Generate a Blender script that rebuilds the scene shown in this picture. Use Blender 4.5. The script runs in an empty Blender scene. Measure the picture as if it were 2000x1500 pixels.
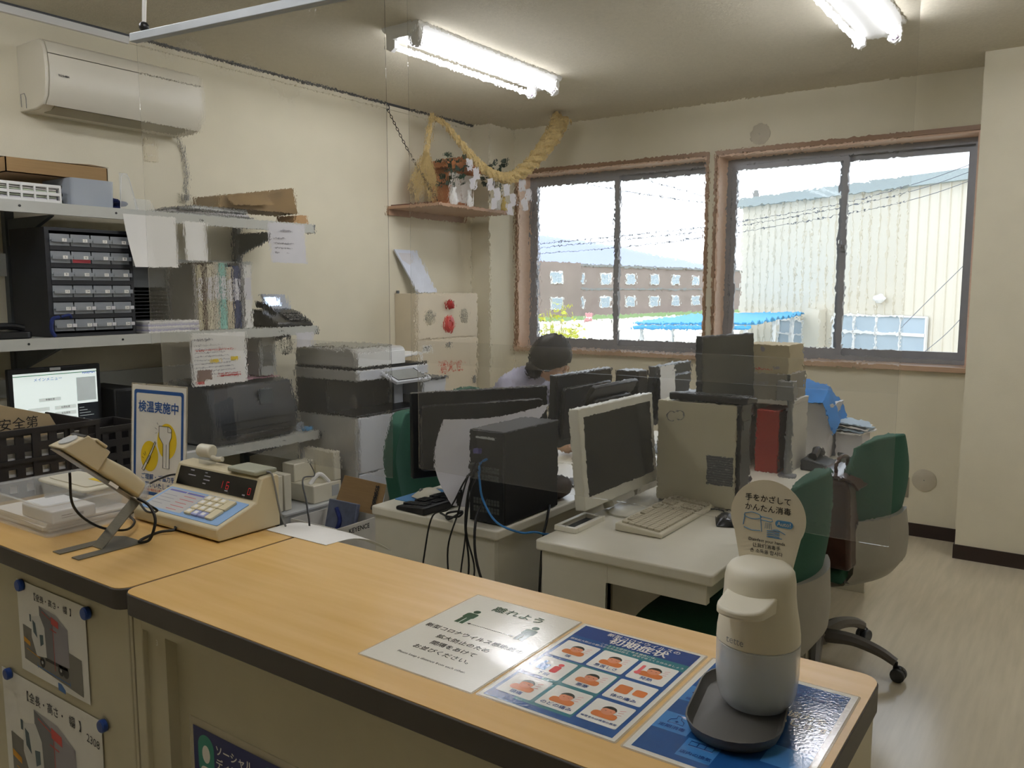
import bpy, math, random
from mathutils import Vector, Matrix
random.seed(11)
PI = math.pi
S = bpy.context.scene
COL = S.collection
V = Vector

# ------------------------------------------------------------------ camera
FPX, PITCH, YAW, CZ = 1616.0, math.radians(6.49), math.radians(35.15), 1.5
cam = bpy.data.cameras.new('camera'); cam.sensor_width = 36; cam.lens = FPX / 2000 * 36
cam.clip_start = .02; cam.clip_end = 6000
co = bpy.data.objects.new('camera', cam); COL.objects.link(co)
co.location = (0, 0, CZ); co.rotation_euler = (PI / 2 - PITCH, 0, YAW)
S.camera = co
# ------------------------------------------------------------------ sky and exposure
SKY, TUBE, EXPO = 1.75, 25.5, 0.68
w = bpy.data.worlds.new('overcast_sky'); S.world = w; w.use_nodes = True
nt = w.node_tree; nt.nodes.clear()
wo = nt.nodes.new('ShaderNodeOutputWorld'); bg = nt.nodes.new('ShaderNodeBackground')
tc = nt.nodes.new('ShaderNodeTexCoord'); nz = nt.nodes.new('ShaderNodeTexNoise'); cr = nt.nodes.new('ShaderNodeValToRGB')
nz.inputs['Scale'].default_value = 2.2; nz.inputs['Detail'].default_value = 4
cr.color_ramp.elements[0].position = .35; cr.color_ramp.elements[0].color = (.80, .86, .97, 1)
cr.color_ramp.elements[1].position = .65; cr.color_ramp.elements[1].color = (.95, .97, 1, 1)
nt.links.new(tc.outputs['Generated'], nz.inputs['Vector']); nt.links.new(nz.outputs['Fac'], cr.inputs['Fac'])
nt.links.new(cr.outputs['Color'], bg.inputs['Color']); bg.inputs['Strength'].default_value = SKY
nt.links.new(bg.outputs[0], wo.inputs[0])
vs = S.view_settings
vs.view_transform = 'Standard'; vs.look = 'None'; vs.gamma = 1; vs.use_curve_mapping = False; vs.exposure = EXPO
S.cycles.use_denoising = True
S.cycles.max_bounces = 11; S.cycles.transmission_bounces = 8; S.cycles.transparent_max_bounces = 16
S.cycles.diffuse_bounces = 4; S.cycles.adaptive_threshold = .06; S.cycles.sample_clamp_indirect = 4.0

# ------------------------------------------------------------------ photo pixel -> place (given one known coordinate)
_f = V((-math.sin(YAW) * math.cos(PITCH), math.cos(YAW) * math.cos(PITCH), -math.sin(PITCH)))
_r = V((math.cos(YAW), math.sin(YAW), 0)); _u = _r.cross(_f)
def ray(x, y): return _f + _r * ((x - 1000) / FPX) - _u * ((y - 750) / FPX)
def atx(x, y, v): d = ray(x, y); return d * (v / d.x) + V((0, 0, CZ))
def aty(x, y, v): d = ray(x, y); return d * (v / d.y) + V((0, 0, CZ))
def atz(x, y, v): d = ray(x, y); return d * ((v - CZ) / d.z) + V((0, 0, CZ))
def far(x, y, d): return ray(x, y) * d + V((0, 0, CZ))

# ------------------------------------------------------------------ materials
def lin(h):
    h = h.lstrip('#'); o = []
    for i in (0, 2, 4):
        c = int(h[i:i + 2], 16) / 255
        o.append(c / 12.92 if c <= .04045 else ((c + .055) / 1.055) ** 2.4)
    return (*o, 1)
MT = {}
def mat(name, hexc, rough=.5, metal=0., spec=.5, var=.06, scale=12., bump=0., bscale=150., stretch=None, emit=0., coat=0., alpha=1., trans=0.):
    if name in MT: return MT[name]
    m = bpy.data.materials.new(name); m.use_nodes = True; MT[name] = m
    n = m.node_tree; b = n.nodes['Principled BSDF']; c = lin(hexc)
    b.inputs['Roughness'].default_value = rough; b.inputs['Metallic'].default_value = metal
    b.inputs['Specular IOR Level'].default_value = spec; b.inputs['Coat Weight'].default_value = coat
    b.inputs['Coat Roughness'].default_value = .06
    b.inputs['Alpha'].default_value = alpha; b.inputs['Transmission Weight'].default_value = trans
    t = n.nodes.new('ShaderNodeTexCoord'); mp = n.nodes.new('ShaderNodeMapping')
    if stretch: mp.inputs['Scale'].default_value = stretch
    n.links.new(t.outputs['Object'], mp.inputs['Vector'])
    z = n.nodes.new('ShaderNodeTexNoise'); z.inputs['Scale'].default_value = scale; z.inputs['Detail'].default_value = 5
    n.links.new(mp.outputs[0], z.inputs['Vector'])
    r = n.nodes.new('ShaderNodeValToRGB')
    r.color_ramp.elements[0].position = .3; r.color_ramp.elements[1].position = .7
    r.color_ramp.elements[0].color = (*[max(0, x * (1 - var)) for x in c[:3]], 1)
    r.color_ramp.elements[1].color = (*[min(1, x * (1 + var)) for x in c[:3]], 1)
    n.links.new(z.outputs['Fac'], r.inputs['Fac']); n.links.new(r.outputs['Color'], b.inputs['Base Color'])
    if emit:
        n.links.new(r.outputs['Color'], b.inputs['Emission Color']); b.inputs['Emission Strength'].default_value = emit
    if bump:
        z2 = n.nodes.new('ShaderNodeTexNoise'); z2.inputs['Scale'].default_value = bscale; z2.inputs['Detail'].default_value = 3
        bp = n.nodes.new('ShaderNodeBump'); bp.inputs['Strength'].default_value = 1; bp.inputs['Distance'].default_value = bump
        n.links.new(mp.outputs[0], z2.inputs['Vector']); n.links.new(z2.outputs['Fac'], bp.inputs['Height'])
        n.links.new(bp.outputs[0], b.inputs['Normal'])
    return m
def mixmat(name, kind):
    m = bpy.data.materials.new(name); m.use_nodes = True; MT[name] = m
    n = m.node_tree; n.nodes.clear(); o = n.nodes.new('ShaderNodeOutputMaterial')
    if kind == 'pane':
        a = n.nodes.new('ShaderNodeBsdfTransparent'); a.inputs[0].default_value = (.93, .95, .96, 1)
        g = n.nodes.new('ShaderNodeBsdfGlossy'); g.inputs['Roughness'].default_value = .02
        f = n.nodes.new('ShaderNodeFresnel'); f.inputs[0].default_value = 1.35
        x = n.nodes.new('ShaderNodeMixShader')
        n.links.new(f.outputs[0], x.inputs[0]); n.links.new(a.outputs[0], x.inputs[1]); n.links.new(g.outputs[0], x.inputs[2])
        n.links.new(x.outputs[0], o.inputs[0])
    else:                                            # clear vinyl: (haze, ripple height)
        haze, amp = kind
        g = n.nodes.new('ShaderNodeBsdfGlass'); g.inputs['Roughness'].default_value = 0; g.inputs['IOR'].default_value = 1.42
        g.inputs['Color'].default_value = (.985, .985, .98, 1)
        d = n.nodes.new('ShaderNodeBsdfDiffuse'); d.inputs[0].default_value = (.72, .74, .78, 1)
        tl = n.nodes.new('ShaderNodeBsdfTranslucent'); tl.inputs[0].default_value = (.72, .74, .8, 1)
        md = n.nodes.new('ShaderNodeMixShader'); md.inputs[0].default_value = .5
        n.links.new(d.outputs[0], md.inputs[1]); n.links.new(tl.outputs[0], md.inputs[2])
        x = n.nodes.new('ShaderNodeMixShader'); x.inputs[0].default_value = haze
        t = n.nodes.new('ShaderNodeTexCoord')
        hs = None
        for sc, k in (((70, 70, 26), 1.0), ((9, 9, 2.2), 1.5), ((160, 160, 130), .35)):
            mp = n.nodes.new('ShaderNodeMapping'); mp.inputs['Scale'].default_value = sc
            z = n.nodes.new('ShaderNodeTexNoise'); z.inputs['Scale'].default_value = 1; z.inputs['Detail'].default_value = 1
            n.links.new(t.outputs['Object'], mp.inputs[0]); n.links.new(mp.outputs[0], z.inputs['Vector'])
            mu = n.nodes.new('ShaderNodeMath'); mu.operation = 'MULTIPLY'; mu.inputs[1].default_value = k
            n.links.new(z.outputs['Fac'], mu.inputs[0])
            if hs is None: hs = mu
            else:
                ad = n.nodes.new('ShaderNodeMath'); n.links.new(hs.outputs[0], ad.inputs[0]); n.links.new(mu.outputs[0], ad.inputs[1]); hs = ad
        bp = n.nodes.new('ShaderNodeBump'); bp.inputs['Strength'].default_value = 1; bp.inputs['Distance'].default_value = amp
        n.links.new(hs.outputs[0], bp.inputs['Height']); n.links.new(bp.outputs[0], g.inputs['Normal'])
        n.links.new(g.outputs[0], x.inputs[1]); n.links.new(md.outputs[0], x.inputs[2]); n.links.new(x.outputs[0], o.inputs[0])
    return m
def wood(name, h1, h2, rough=.35, sc=(1.2, 14, 14), bump=.0):
    m = mat(name, h1, rough, var=.05, scale=3, stretch=sc, bump=bump)
    r = [x for x in m.node_tree.nodes if x.type == 'VALTORGB'][0]
    r.color_ramp.elements[0].color = lin(h1); r.color_ramp.elements[1].color = lin(h2)
    return m

WALL = mat('wall_paper', '#ddd6bf', .85, var=.025, scale=6, bump=.0006, bscale=260)
CEIL = mat('ceiling_board', '#cdc6b3', .9, var=.05, scale=60, bump=.0015, bscale=120)
FLOOR = mat('vinyl_floor', '#c9bfa8', .2, var=.07, scale=2.5, stretch=(14, 1.2, 1), bump=.0002, bscale=8)
BROWN = mat('brown_rubber', '#2a1d18', .45)
MAPLE = wood('maple_laminate', '#cda45e', '#d7b172', .34)
CASING = wood('window_wood', '#86664d', '#977659', .4)
PEACH = wood('window_lining', '#dcbca2', '#e6cab3', .5)
DKEDGE = mat('dark_edge_band', '#453f38', .5)
STEEL_CREAM = mat('cream_steel', '#c3bb9f', .42, var=.03)
CREAM2 = mat('cream_panel', '#b9b398', .5, var=.03)
DESK = mat('ivory_desk', '#deD9c8', .3, var=.02)
DESKSIDE = mat('ivory_steel', '#d2cdbb', .4, var=.02)
ALU = mat('aluminium', '#8d8f92', .35, metal=.7)
SHELFM = mat('grey_shelf_paint', '#b9bab2', .4, var=.04)
SHELFD = mat('dark_grey_steel', '#55595b', .45)
WHITE = mat('white_plastic', '#e3e3e0', .35, var=.02)
OFFW = mat('offwhite_plastic', '#d8d2bd', .4, var=.03)
BEIGE = mat('beige_plastic', '#bfb190', .45, var=.04)
BEIGE2 = mat('aged_beige_plastic', '#c9bd9b', .42, var=.03)
LGREY = mat('light_grey_plastic', '#b4b6b5', .4, var=.03)
MGREY = mat('mid_grey_plastic', '#7b7b78', .45, var=.03)
CHGREY = mat('chair_grey_plastic', '#8b877b', .45, var=.03)
DGREY = mat('dark_grey_plastic', '#3c3f42', .4, var=.05)
BLACK = mat('black_plastic', '#101113', .35, var=.1)
BLACKM = mat('black_matte', '#0c0c0d', .6, var=.1)
SCREEN = mat('switched_off_screen', '#101312', .18, var=.05)
GREEN = mat('green_fabric', '#23513f', .9, var=.12, scale=300, bump=.0004, bscale=600)
PAPER = mat('white_paper', '#eceae4', .7, var=.02)
PAPERG = mat('grey_paper', '#cfcdd0', .7, var=.03)
CARD = mat('cardboard', '#94774f', .8, var=.06, stretch=(1, 1, 20), scale=8)
CARDD = mat('old_cardboard', '#836a45', .8, var=.2, scale=9)
INK = mat('black_ink', '#1c1c1c', .5)
INKG = mat('grey_ink', '#8f8d92', .6)
BLUEP = mat('blue_print', '#1d4f8f', .4)
REDP = mat('red_print', '#c5403c', .5)
YEL = mat('yellow_print', '#e6c51e', .5)
STEEL = mat('brushed_steel', '#78756c', .38, metal=.85, var=.1, scale=40, stretch=(1, 30, 1))
CHROME = mat('chrome', '#c9c9c9', .15, metal=1)
RUBBER = mat('cable_black', '#0b0b0b', .5)
BLUECAB = mat('cable_blue', '#2a6ea8', .45)
MAGNET = mat('blue_magnet', '#1c3f86', .4)
NAVY = mat('navy_cloth', '#1d2c66', .85, var=.2, scale=40)
RED = mat('red_lacquer', '#b02a24', .35)
REDB = mat('red_binder', '#96271b', .45)
HAIR = mat('black_hair', '#17120f', .55, var=.3, scale=60, stretch=(1, 1, 4))
SKIN = mat('skin', '#c39a7c', .5)
SHIRT = mat('lavender_grey_shirt', '#a9a7b8', .85, var=.06, scale=20)
TROUS = mat('dark_trousers', '#23252e', .85)
STRAW = mat('straw', '#c0a872', .8, var=.22, scale=80)
LEAF = mat('dark_leaf', '#1f3a2b', .45, var=.3, scale=50)
LAMIN = mat('laminated_white', '#e2ded0', .09, spec=.6, var=.02, bump=.00016, bscale=230)
CLEAR = mat('frosted_clear_plastic', '#f2f4f2', .22, alpha=.25, var=.02)
CLEARB = mat('clear_blue_plastic', '#c9d2dd', .2, alpha=.5, var=.02)
DRAWER = mat('smoked_clear_drawer', '#b4b9be', .25, alpha=.55, var=.03)
ACRYL = mat('clear_acrylic', '#e6ecec', .08, alpha=.22)
PANE = mixmat('window_glass', 'pane')
VINYL = mixmat('clear_vinyl', (.008, .00018))
VINYLH = mixmat('hazy_vinyl', (.028, .00018))
def glow(name, hexc, s):
    m = bpy.data.materials.new(name); m.use_nodes = True; n = m.node_tree; b = n.nodes['Principled BSDF']
    b.inputs['Base Color'].default_value = lin(hexc); b.inputs['Emission Color'].default_value = lin(hexc); b.inputs['Emission Strength'].default_value = s
    return m
TUBEM = glow('lit_fluorescent_tube', '#f8f9ff', TUBE)
LCDON = glow('lit_lcd_white', '#dbe6e2', .42)
LCDBLK = glow('lit_lcd_black', '#10151a', .3)
LED = glow('red_led', '#a00c18', .35)
PHLCD = glow('phone_display', '#cfe2ff', .9)

# ------------------------------------------------------------------ mesh builder
class B:
    def __init__(s): s.v = []; s.f = []; s.T = Matrix()
    def add(s, vs_, fs):
        o = len(s.v); s.v += [s.T @ V(p) for p in vs_]; s.f += [tuple(i + o for i in f) for f in fs]; return s
    def box(s, x0, x1, y0, y1, z0, z1):
        return s.add([(x0, y0, z0), (x1, y0, z0), (x1, y1, z0), (x0, y1, z0), (x0, y0, z1), (x1, y0, z1), (x1, y1, z1), (x0, y1, z1)],
                     [(0, 3, 2, 1), (4, 5, 6, 7), (0, 1, 5, 4), (1, 2, 6, 5), (2, 3, 7, 6), (3, 0, 4, 7)])
    def prism(s, poly, h0, h1, ax='z'):
        n = len(poly)
        def P(a, b, h): return {'z': (a, b, h), 'y': (a, h, b), 'x': (h, a, b)}[ax]
        vv = [P(a, b, h0) for a, b in poly] + [P(a, b, h1) for a, b in poly]
        ff = [tuple(range(n - 1, -1, -1)), tuple(range(n, 2 * n))] + [(i, (i + 1) % n, (i + 1) % n + n, i + n) for i in range(n)]
        if ax == 'y': ff = [f[::-1] for f in ff]
        return s.add(vv, ff)
    def flat(s, poly, h=0): return s.add([(a, b, h) for a, b in poly], [tuple(range(len(poly)))])
    def cyl(s, p0, p1, r0, r1=None, n=16):
        r1 = r0 if r1 is None else r1; p0 = V(p0); p1 = V(p1); d = (p1 - p0).normalized()
        a = d.orthogonal().normalized(); b = d.cross(a); vv = []
        for p, r in ((p0, r0), (p1, r1)):
            vv += [p + (a * math.cos(2 * PI * i / n) + b * math.sin(2 * PI * i / n)) * r for i in range(n)]
        return s.add(vv, [tuple(range(n - 1, -1, -1)), tuple(range(n, 2 * n))] + [(i, (i + 1) % n, (i + 1) % n + n, i + n) for i in range(n)])
    def tube(s, pts, r, n=8, closed=False):
        pts = [V(p) for p in pts]; m = len(pts); vv = []; ff = []; a = None
        for i, p in enumerate(pts):
            if closed: d = (pts[(i + 1) % m] - pts[i - 1]).normalized()
            else: d = (pts[min(i + 1, m - 1)] - pts[max(i - 1, 0)]).normalized()
            if a is None: a = d.orthogonal().normalized()
            a = (a - d * a.dot(d)); a = a.normalized() if a.length > 1e-6 else d.orthogonal().normalized()
            b = d.cross(a); rr_ = r[i] if isinstance(r, (list, tuple)) else r
            vv += [p + (a * math.cos(2 * PI * k / n) + b * math.sin(2 * PI * k / n)) * rr_ for k in range(n)]
        for i in range(m if closed else m - 1):
            j = (i + 1) % m
            ff += [(i * n + k, i * n + (k + 1) % n, j * n + (k + 1) % n, j * n + k) for k in range(n)]
        if not closed: ff += [tuple(range(n - 1, -1, -1)), tuple(range((m - 1) * n, m * n))]
        return s.add(vv, ff)
    def lathe(s, prof, n=28, c=(0, 0), sx=1, sy=1):
        vv = []; ff = []
        for r, z in prof: vv += [(c[0] + sx * r * math.cos(2 * PI * i / n), c[1] + sy * r * math.sin(2 * PI * i / n), z) for i in range(n)]
        for k in range(len(prof) - 1): ff += [(k * n + i, k * n + (i + 1) % n, (k + 1) * n + (i + 1) % n, (k + 1) * n + i) for i in range(n)]
        ff += [tuple(range(n - 1, -1, -1)), tuple(range((len(prof) - 1) * n, len(prof) * n))]
        return s.add(vv, ff)
    def ball(s, c, r, n=12):
        rx, ry, rz = (r, r, r) if not isinstance(r, (tuple, list)) else r; c = V(c)
        vv = [c + V((0, 0, -rz))]; ff = []; k = n // 2
        for j in range(1, k):
            t = PI * j / k
            vv += [c + V((rx * math.sin(t) * math.cos(2 * PI * i / n), ry * math.sin(t) * math.sin(2 * PI * i / n), -rz * math.cos(t))) for i in range(n)]
        vv.append(c + V((0, 0, rz))); L = len(vv) - 1
        ff += [(0, 1 + (i + 1) % n, 1 + i) for i in range(n)]
        for j in range(k - 2): ff += [(1 + j * n + i, 1 + j * n + (i + 1) % n, 1 + (j + 1) * n + (i + 1) % n, 1 + (j + 1) * n + i) for i in range(n)]
        ff += [(L, 1 + (k - 2) * n + i, 1 + (k - 2) * n + (i + 1) % n) for i in range(n)]
        return s.add(vv, ff)
    def sheet(s, fn, nu=12, nv=12, th=.0006):
        g = [[V(fn(i / nu, j / nv)) for j in range(nv + 1)] for i in range(nu + 1)]; top = []; bot = []
        for i in range(nu + 1):
            for j in range(nv + 1):
                du = g[min(i + 1, nu)][j] - g[max(i - 1, 0)][j]; dv = g[i][min(j + 1, nv)] - g[i][max(j - 1, 0)]
                nn = du.cross(dv); nn = nn.normalized() if nn.length else V((0, 0, 1))
                top.append(g[i][j] + nn * th / 2); bot.append(g[i][j] - nn * th / 2)
        N = nv + 1; A = len(top); ff = []
        for i in range(nu):
            for j in range(nv):
                a, b_, c, d = i * N + j, (i + 1) * N + j, (i + 1) * N + j + 1, i * N + j + 1
                ff += [(a, b_, c, d), (A + d, A + c, A + b_, A + a)]
        rim = [i * N for i in range(nu + 1)] + [nu * N + j for j in range(1, N)] + [i * N + nv for i in range(nu - 1, -1, -1)] + [j for j in range(nv - 1, 0, -1)]
        ff += [(rim[(k + 1) % len(rim)], rim[k], A + rim[k], A + rim[(k + 1) % len(rim)]) for k in range(len(rim))]
        return s.add(top + bot, ff)
    def mesh(s, name, m, smooth=True):
        me = bpy.data.meshes.new(name); me.from_pydata([tuple(p) for p in s.v], [], s.f); me.materials.append(m)
        if smooth:
            me.shade_smooth(); me.set_sharp_from_angle(angle=math.radians(38))
        return me
    def o(s, name, m, parent=None, bevel=0, smooth=True, seg=2, label=None):
        ob = bpy.data.objects.new(name, s.mesh(name, m, smooth)); COL.objects.link(ob)
        if parent: ob.parent = parent
        if bevel:
            md = ob.modifiers.new('bevel', 'BEVEL'); md.width = bevel; md.segments = seg; md.limit_method = 'ANGLE'; md.angle_limit = math.radians(40)
        if label: ob['label'] = label
        return ob
def bx(*a): return B().box(*a)
def tag(o, label, cat, group=None):
    o['label'] = label; o['category'] = cat
    if group: o['group'] = group
    return o
def thing(name, label, cat, loc=(0, 0, 0), rz=0, group=None):
    o = bpy.data.objects.new(name, None); COL.objects.link(o); o.empty_display_size = .05
    o.location = loc; o.rotation_euler = (0, 0, rz); return tag(o, label, cat, group)
def struct(o): o['kind'] = 'structure'; return o
def dup(root, loc, rz, label, group=None):
    r = root.copy(); COL.objects.link(r); r.location = loc; r.rotation_euler = (0, 0, rz); r['label'] = label
    if group: r['group'] = group
    for ch in list(root.children):
        c = ch.copy(); COL.objects.link(c); c.parent = r
        for g in list(ch.children):
            d = g.copy(); COL.objects.link(d); d.parent = c
    return r
def FR(o, u, v):
    u = V(u).normalized(); v = V(v).normalized(); n = u.cross(v); o = V(o)
    return Matrix(((u.x, v.x, n.x, o.x), (u.y, v.y, n.y, o.y), (u.z, v.z, n.z, o.z), (0, 0, 0, 1)))
def T3(o): return Matrix.Translation(V(o))
def rr(x0, y0, x1, y1, r, n=4):
    p = []
    for cx, cy, a in ((x1 - r, y1 - r, 0), (x0 + r, y1 - r, 90), (x0 + r, y0 + r, 180), (x1 - r, y0 + r, 270)):
        p += [(cx + r * math.cos(math.radians(a + 90 * k / n)), cy + r * math.sin(math.radians(a + 90 * k / n))) for k in range(n + 1)]
    return p
def disc(cx, cy, rx, ry=None, n=24): ry = rx if ry is None else ry; return [(cx + rx * math.cos(2 * PI * i / n), cy + ry * math.sin(2 * PI * i / n)) for i in range(n)]
def rect(x0, y0, x1, y1): return [(x0, y0), (x1, y0), (x1, y1), (x0, y1)]
def prt(parent, T, m, polys, h=.0004, name='print', label=None):
    b = B(); b.T = T
    for p in polys: b.flat(p, h)
    return b.o(name, m, parent, smooth=False, label=label)
def strip(p, q, wd):
    p = V(p); q = V(q); d = (q - p).normalized(); n = V((-d.y, d.x)) * wd / 2
    return [tuple(p - n), tuple(q - n), tuple(q + n), tuple(p + n)]
TXT = []
def text(parent, T, s, size, m, x=0, y=0, h=.0006, align='CENTER', bold=0, sx=1., rot=0, name='lettering', shear=0):
    TXT.append((parent, T @ Matrix.Translation((x, y, h)) @ Matrix.Rotation(rot, 4, 'Z'), s, size, m, align, bold, sx, name, shear))
def flush_text():
    tmp = []
    for parent, T, s, size, m, align, bold, sx, name, shear in TXT:
        c = bpy.data.curves.new('t', 'FONT'); c.body = s; c.size = size; c.align_x = align; c.align_y = 'CENTER'
        c.resolution_u = 2; c.shear = shear; c.space_line = 1.0
        o = bpy.data.objects.new('t', c); COL.objects.link(o); tmp.append(o)
    dg = bpy.context.evaluated_depsgraph_get(); dg.update()
    mes = [bpy.data.meshes.new_from_object(o.evaluated_get(dg)) for o in tmp]
    for o in tmp:
        c = o.data; bpy.data.objects.remove(o); bpy.data.curves.remove(c)
    for me, (parent, T, s, size, m, align, bold, sx, name, shear) in zip(mes, TXT):
        if bold:                                      # heavier strokes: the same outline repeated a hair to each side
            k = bold * size * .9; n0 = len(me.vertices); vv = [v.co.copy() for v in me.vertices]; pf = [tuple(p.vertices) for p in me.polygons]
            nv, nf = [], []
            for j, (dx, dy) in enumerate(((k, 0), (-k, 0), (0, k), (0, -k))):
                nv += [(v.x + dx, v.y + dy, v.z + j * .00003) for v in vv]; nf += [tuple(i + j * n0 for i in f) for f in pf]
            old = me; me = bpy.data.meshes.new(name); me.from_pydata(nv, [], nf); bpy.data.meshes.remove(old)
        me.transform(T @ Matrix.Diagonal((sx, 1, 1, 1))); me.materials.clear(); me.materials.append(m); me.name = name
        o = bpy.data.objects.new(name, me); COL.objects.link(o); o.parent = parent
def arc(pts, k=6):
    P = [V(p) for p in pts]; P = [P[0] * 2 - P[1]] + P + [P[-1] * 2 - P[-2]]; out = []
    for i in range(1, len(P) - 2):
        for j in range(k):
            t = j / k; a, b, c, d = P[i - 1:i + 3]
            out.append(.5 * ((2 * b) + (c - a) * t + (2 * a - 5 * b + 4 * c - d) * t * t + (3 * b - a - 3 * c + d) * t ** 3))
    return out + [P[-2]]

# ================================================================== STRUCTURE
XL, YB, ZC = -4.0, 5.46, 2.745
XR, YF = 2.6, -2.4
struct(bx(XL - .1, XR + .1, YF - .1, YB + .3, -.1, 0).o('floor', FLOOR))
struct(bx(XL - .1, XR + .1, YF - .1, YB + .3, ZC, ZC + .1).o('ceiling', CEIL))
struct(bx(XL - .12, XL, YF - .1, YB + .2, 0, ZC).o('wall_left', WALL))
struct(bx(XR, XR + .12, YF - .1, YB + .2, 0, ZC).o('wall_right', WALL))
struct(bx(XL, XR, YF - .12, YF, 0, ZC).o('wall_front', WALL))
W1, W2 = (-3.79, -2.225), (-2.15, -.60)
WZ0, WZ1 = 1.045, 2.40
b = B()
b.box(XL, XR, YB, YB + .26, 0, WZ0); b.box(XL, XR, YB, YB + .26, WZ1, ZC)
b.box(XL, W1[0], YB, YB + .26, WZ0, WZ1); b.box(W1[1], W2[0], YB, YB + .26, WZ0, WZ1); b.box(W2[1], XR, YB, YB + .26, WZ0, WZ1)
struct(b.o('wall_back', WALL, smooth=False))
struct(bx(XL, -3.825, 5.14, YB, 0, ZC).o('wall_pillar', WALL, smooth=False))
struct(bx(-.567, .25, 5.13, YB, 0, ZC).o('wall_column', WALL, smooth=False))
struct(bx(-3.825, -.567, YB - .008, YB, 0, .08).o('baseboard_back', BROWN, smooth=False))
b = bx(-.575, .26, 5.122, 5.13, 0, .08); b.box(-.575, -.567, 5.13, YB - .008, 0, .08)
struct(b.o('baseboard_column', BROWN, smooth=False))
struct(bx(-3.825, -3.817, 5.14, YB - .008, 0, .08).o('baseboard_pillar', BROWN, smooth=False))
struct(bx(XL, XL + .008, YF, 5.14, 0, .08).o('baseboard_left', BROWN, smooth=False))
# pale rail under the ceiling along the left wall, dark strip above it stands in for the gap's shade
struct(bx(XL, XL + .02, YF, 2.38, 2.705, 2.738).o('trim_1', WHITE, smooth=False))
struct(bx(XL, XL + .012, 2.386, 5.14, 2.71, 2.735).o('trim_2', WALL, smooth=False))
struct(bx(XL, XL + .03, YF, 5.14, 2.738, 2.745).o('trim_gap_shade', DGREY, smooth=False))

SILL = wood('sill_wood', '#b39479', '#c2a58b', .3)
SASH = mat('sash_grey', '#97999e', .4, metal=.15)
def window(k, x0, x1):
    root = bpy.data.objects.new('window_%d' % k, None); COL.objects.link(root); root['kind'] = 'structure'
    root['label'] = 'sliding aluminium window with wooden casing'
    root.location = (x0, YB, WZ0); wd = x1 - x0; h = WZ1 - WZ0
    c = .016
    b = B(); b.box(-c, wd + c, -.012, 0, h, h + .028); b.box(-c, 0, -.012, 0, -.01, h); b.box(wd, wd + c, -.012, 0, -.01, h)
    b.o('casing', CASING, root, smooth=False)
    b = B(); b.box(0, .012, 0, .17, 0, h); b.box(wd - .012, wd, 0, .17, 0, h); b.box(.012, wd - .012, 0, .17, h - .012, h)
    b.o('lining', PEACH, root, smooth=False)
    bx(-c - .01, wd + c + .01, -.035, .17, -.028, .004).o('sill', SILL, root, smooth=False, bevel=.003)
    b = B(); b.box(.012, .04, .16, .24, 0, h - .012); b.box(wd - .04, wd - .012, .16, .24, 0, h - .012)
    b.box(.04, wd - .04, .16, .24, h - .05, h - .012); b.box(.04, wd - .04, .16, .24, .004, .03)
    b.o('track_frame', SASH, root, smooth=False)
    mid = wd / 2
    for i, (a, e, yy) in enumerate(((.04, mid + .03, .168), (mid - .03, wd - .04, .204))):
        fr = .036; z0, z1 = .03, h - .05
        b = B(); b.box(a, a + fr, yy, yy + .026, z0, z1); b.box(e - fr, e, yy, yy + .026, z0, z1)
        b.box(a + fr, e - fr, yy, yy + .026, z0, z0 + .045); b.box(a + fr, e - fr, yy, yy + .026, z1 - .035, z1)
        s = b.o('sash', SASH, root, smooth=False)
        bx(a + fr, e - fr, yy + .011, yy + .014, z0 + .045, z1 - .035).o('pane', PANE, s, smooth=False)
        if i == 0:
            b = bx(e - .03, e - .008, yy - .014, yy, .5 * h + .02, .5 * h + .07); b.tube([(e - .02, yy - .014, .5 * h + .045), (e - .02, yy - .03, .5 * h + .06), (e - .02, yy - .03, .5 * h + .09)], .006)
            b.o('latch', ALU, s)
window(1, *W1); window(2, *W2)

# ================================================================== OUTSIDE
GZ = -3.0
GROUND = mat('pale_gravel', '#cfc8b8', .95, var=.08, scale=.4)
GRASS = mat('grass', '#7f9a62', .95, var=.2, scale=3)
BRICK = mat('brown_render', '#988a83', .9, var=.08, scale=.3)
SIDING = mat('cream_siding', '#d3cdbd', .6, var=.02, scale=.5)
FASCIA = mat('grey_fascia', '#9aa5a5', .5)
BLUER = mat('blue_roofing', '#3f9fd8', .5, var=.05)
FARWIN = mat('far_window_glass', '#a9b9c4', .1, var=.1, scale=.5)
CONC = mat('concrete', '#8e908f', .9)
HILLS = mat('hazy_hill', '#a7b0cc', 1, var=.05, scale=.004)  # distance haze is mixed into the hill colour
struct(bx(-320, 120, 6.5, 420, GZ - .5, GZ).o('ground', GROUND, smooth=False))
# hills
b = B(); ridge = []
for px, py in [(700, 470), (1000, 452), (1060, 460), (1130, 470), (1200, 480), (1290, 500), (1370, 516), (1450, 533), (1560, 548), (1700, 540), (1900, 520), (2200, 500)]:
    ridge.append(far(px, py, 2400))
n = len(ridge); vv = []
for p in ridge: d = V((p.x, p.y, 0)).normalized(); vv += [V((p.x, p.y, -60)) - d * 900, p * .8 + V((0, 0, -.2 * p.z * .8)) * .5, p, V((p.x, p.y, -60)) + d * 700]
b.add(vv, [(i * 4 + k, (i + 1) * 4 + k, (i + 1) * 4 + k + 1, i * 4 + k + 1) for i in range(n - 1) for k in range(3)])
tag(b.o('hill', HILLS), 'lilac grey hill ridge far behind the brown building', 'hill')
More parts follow.
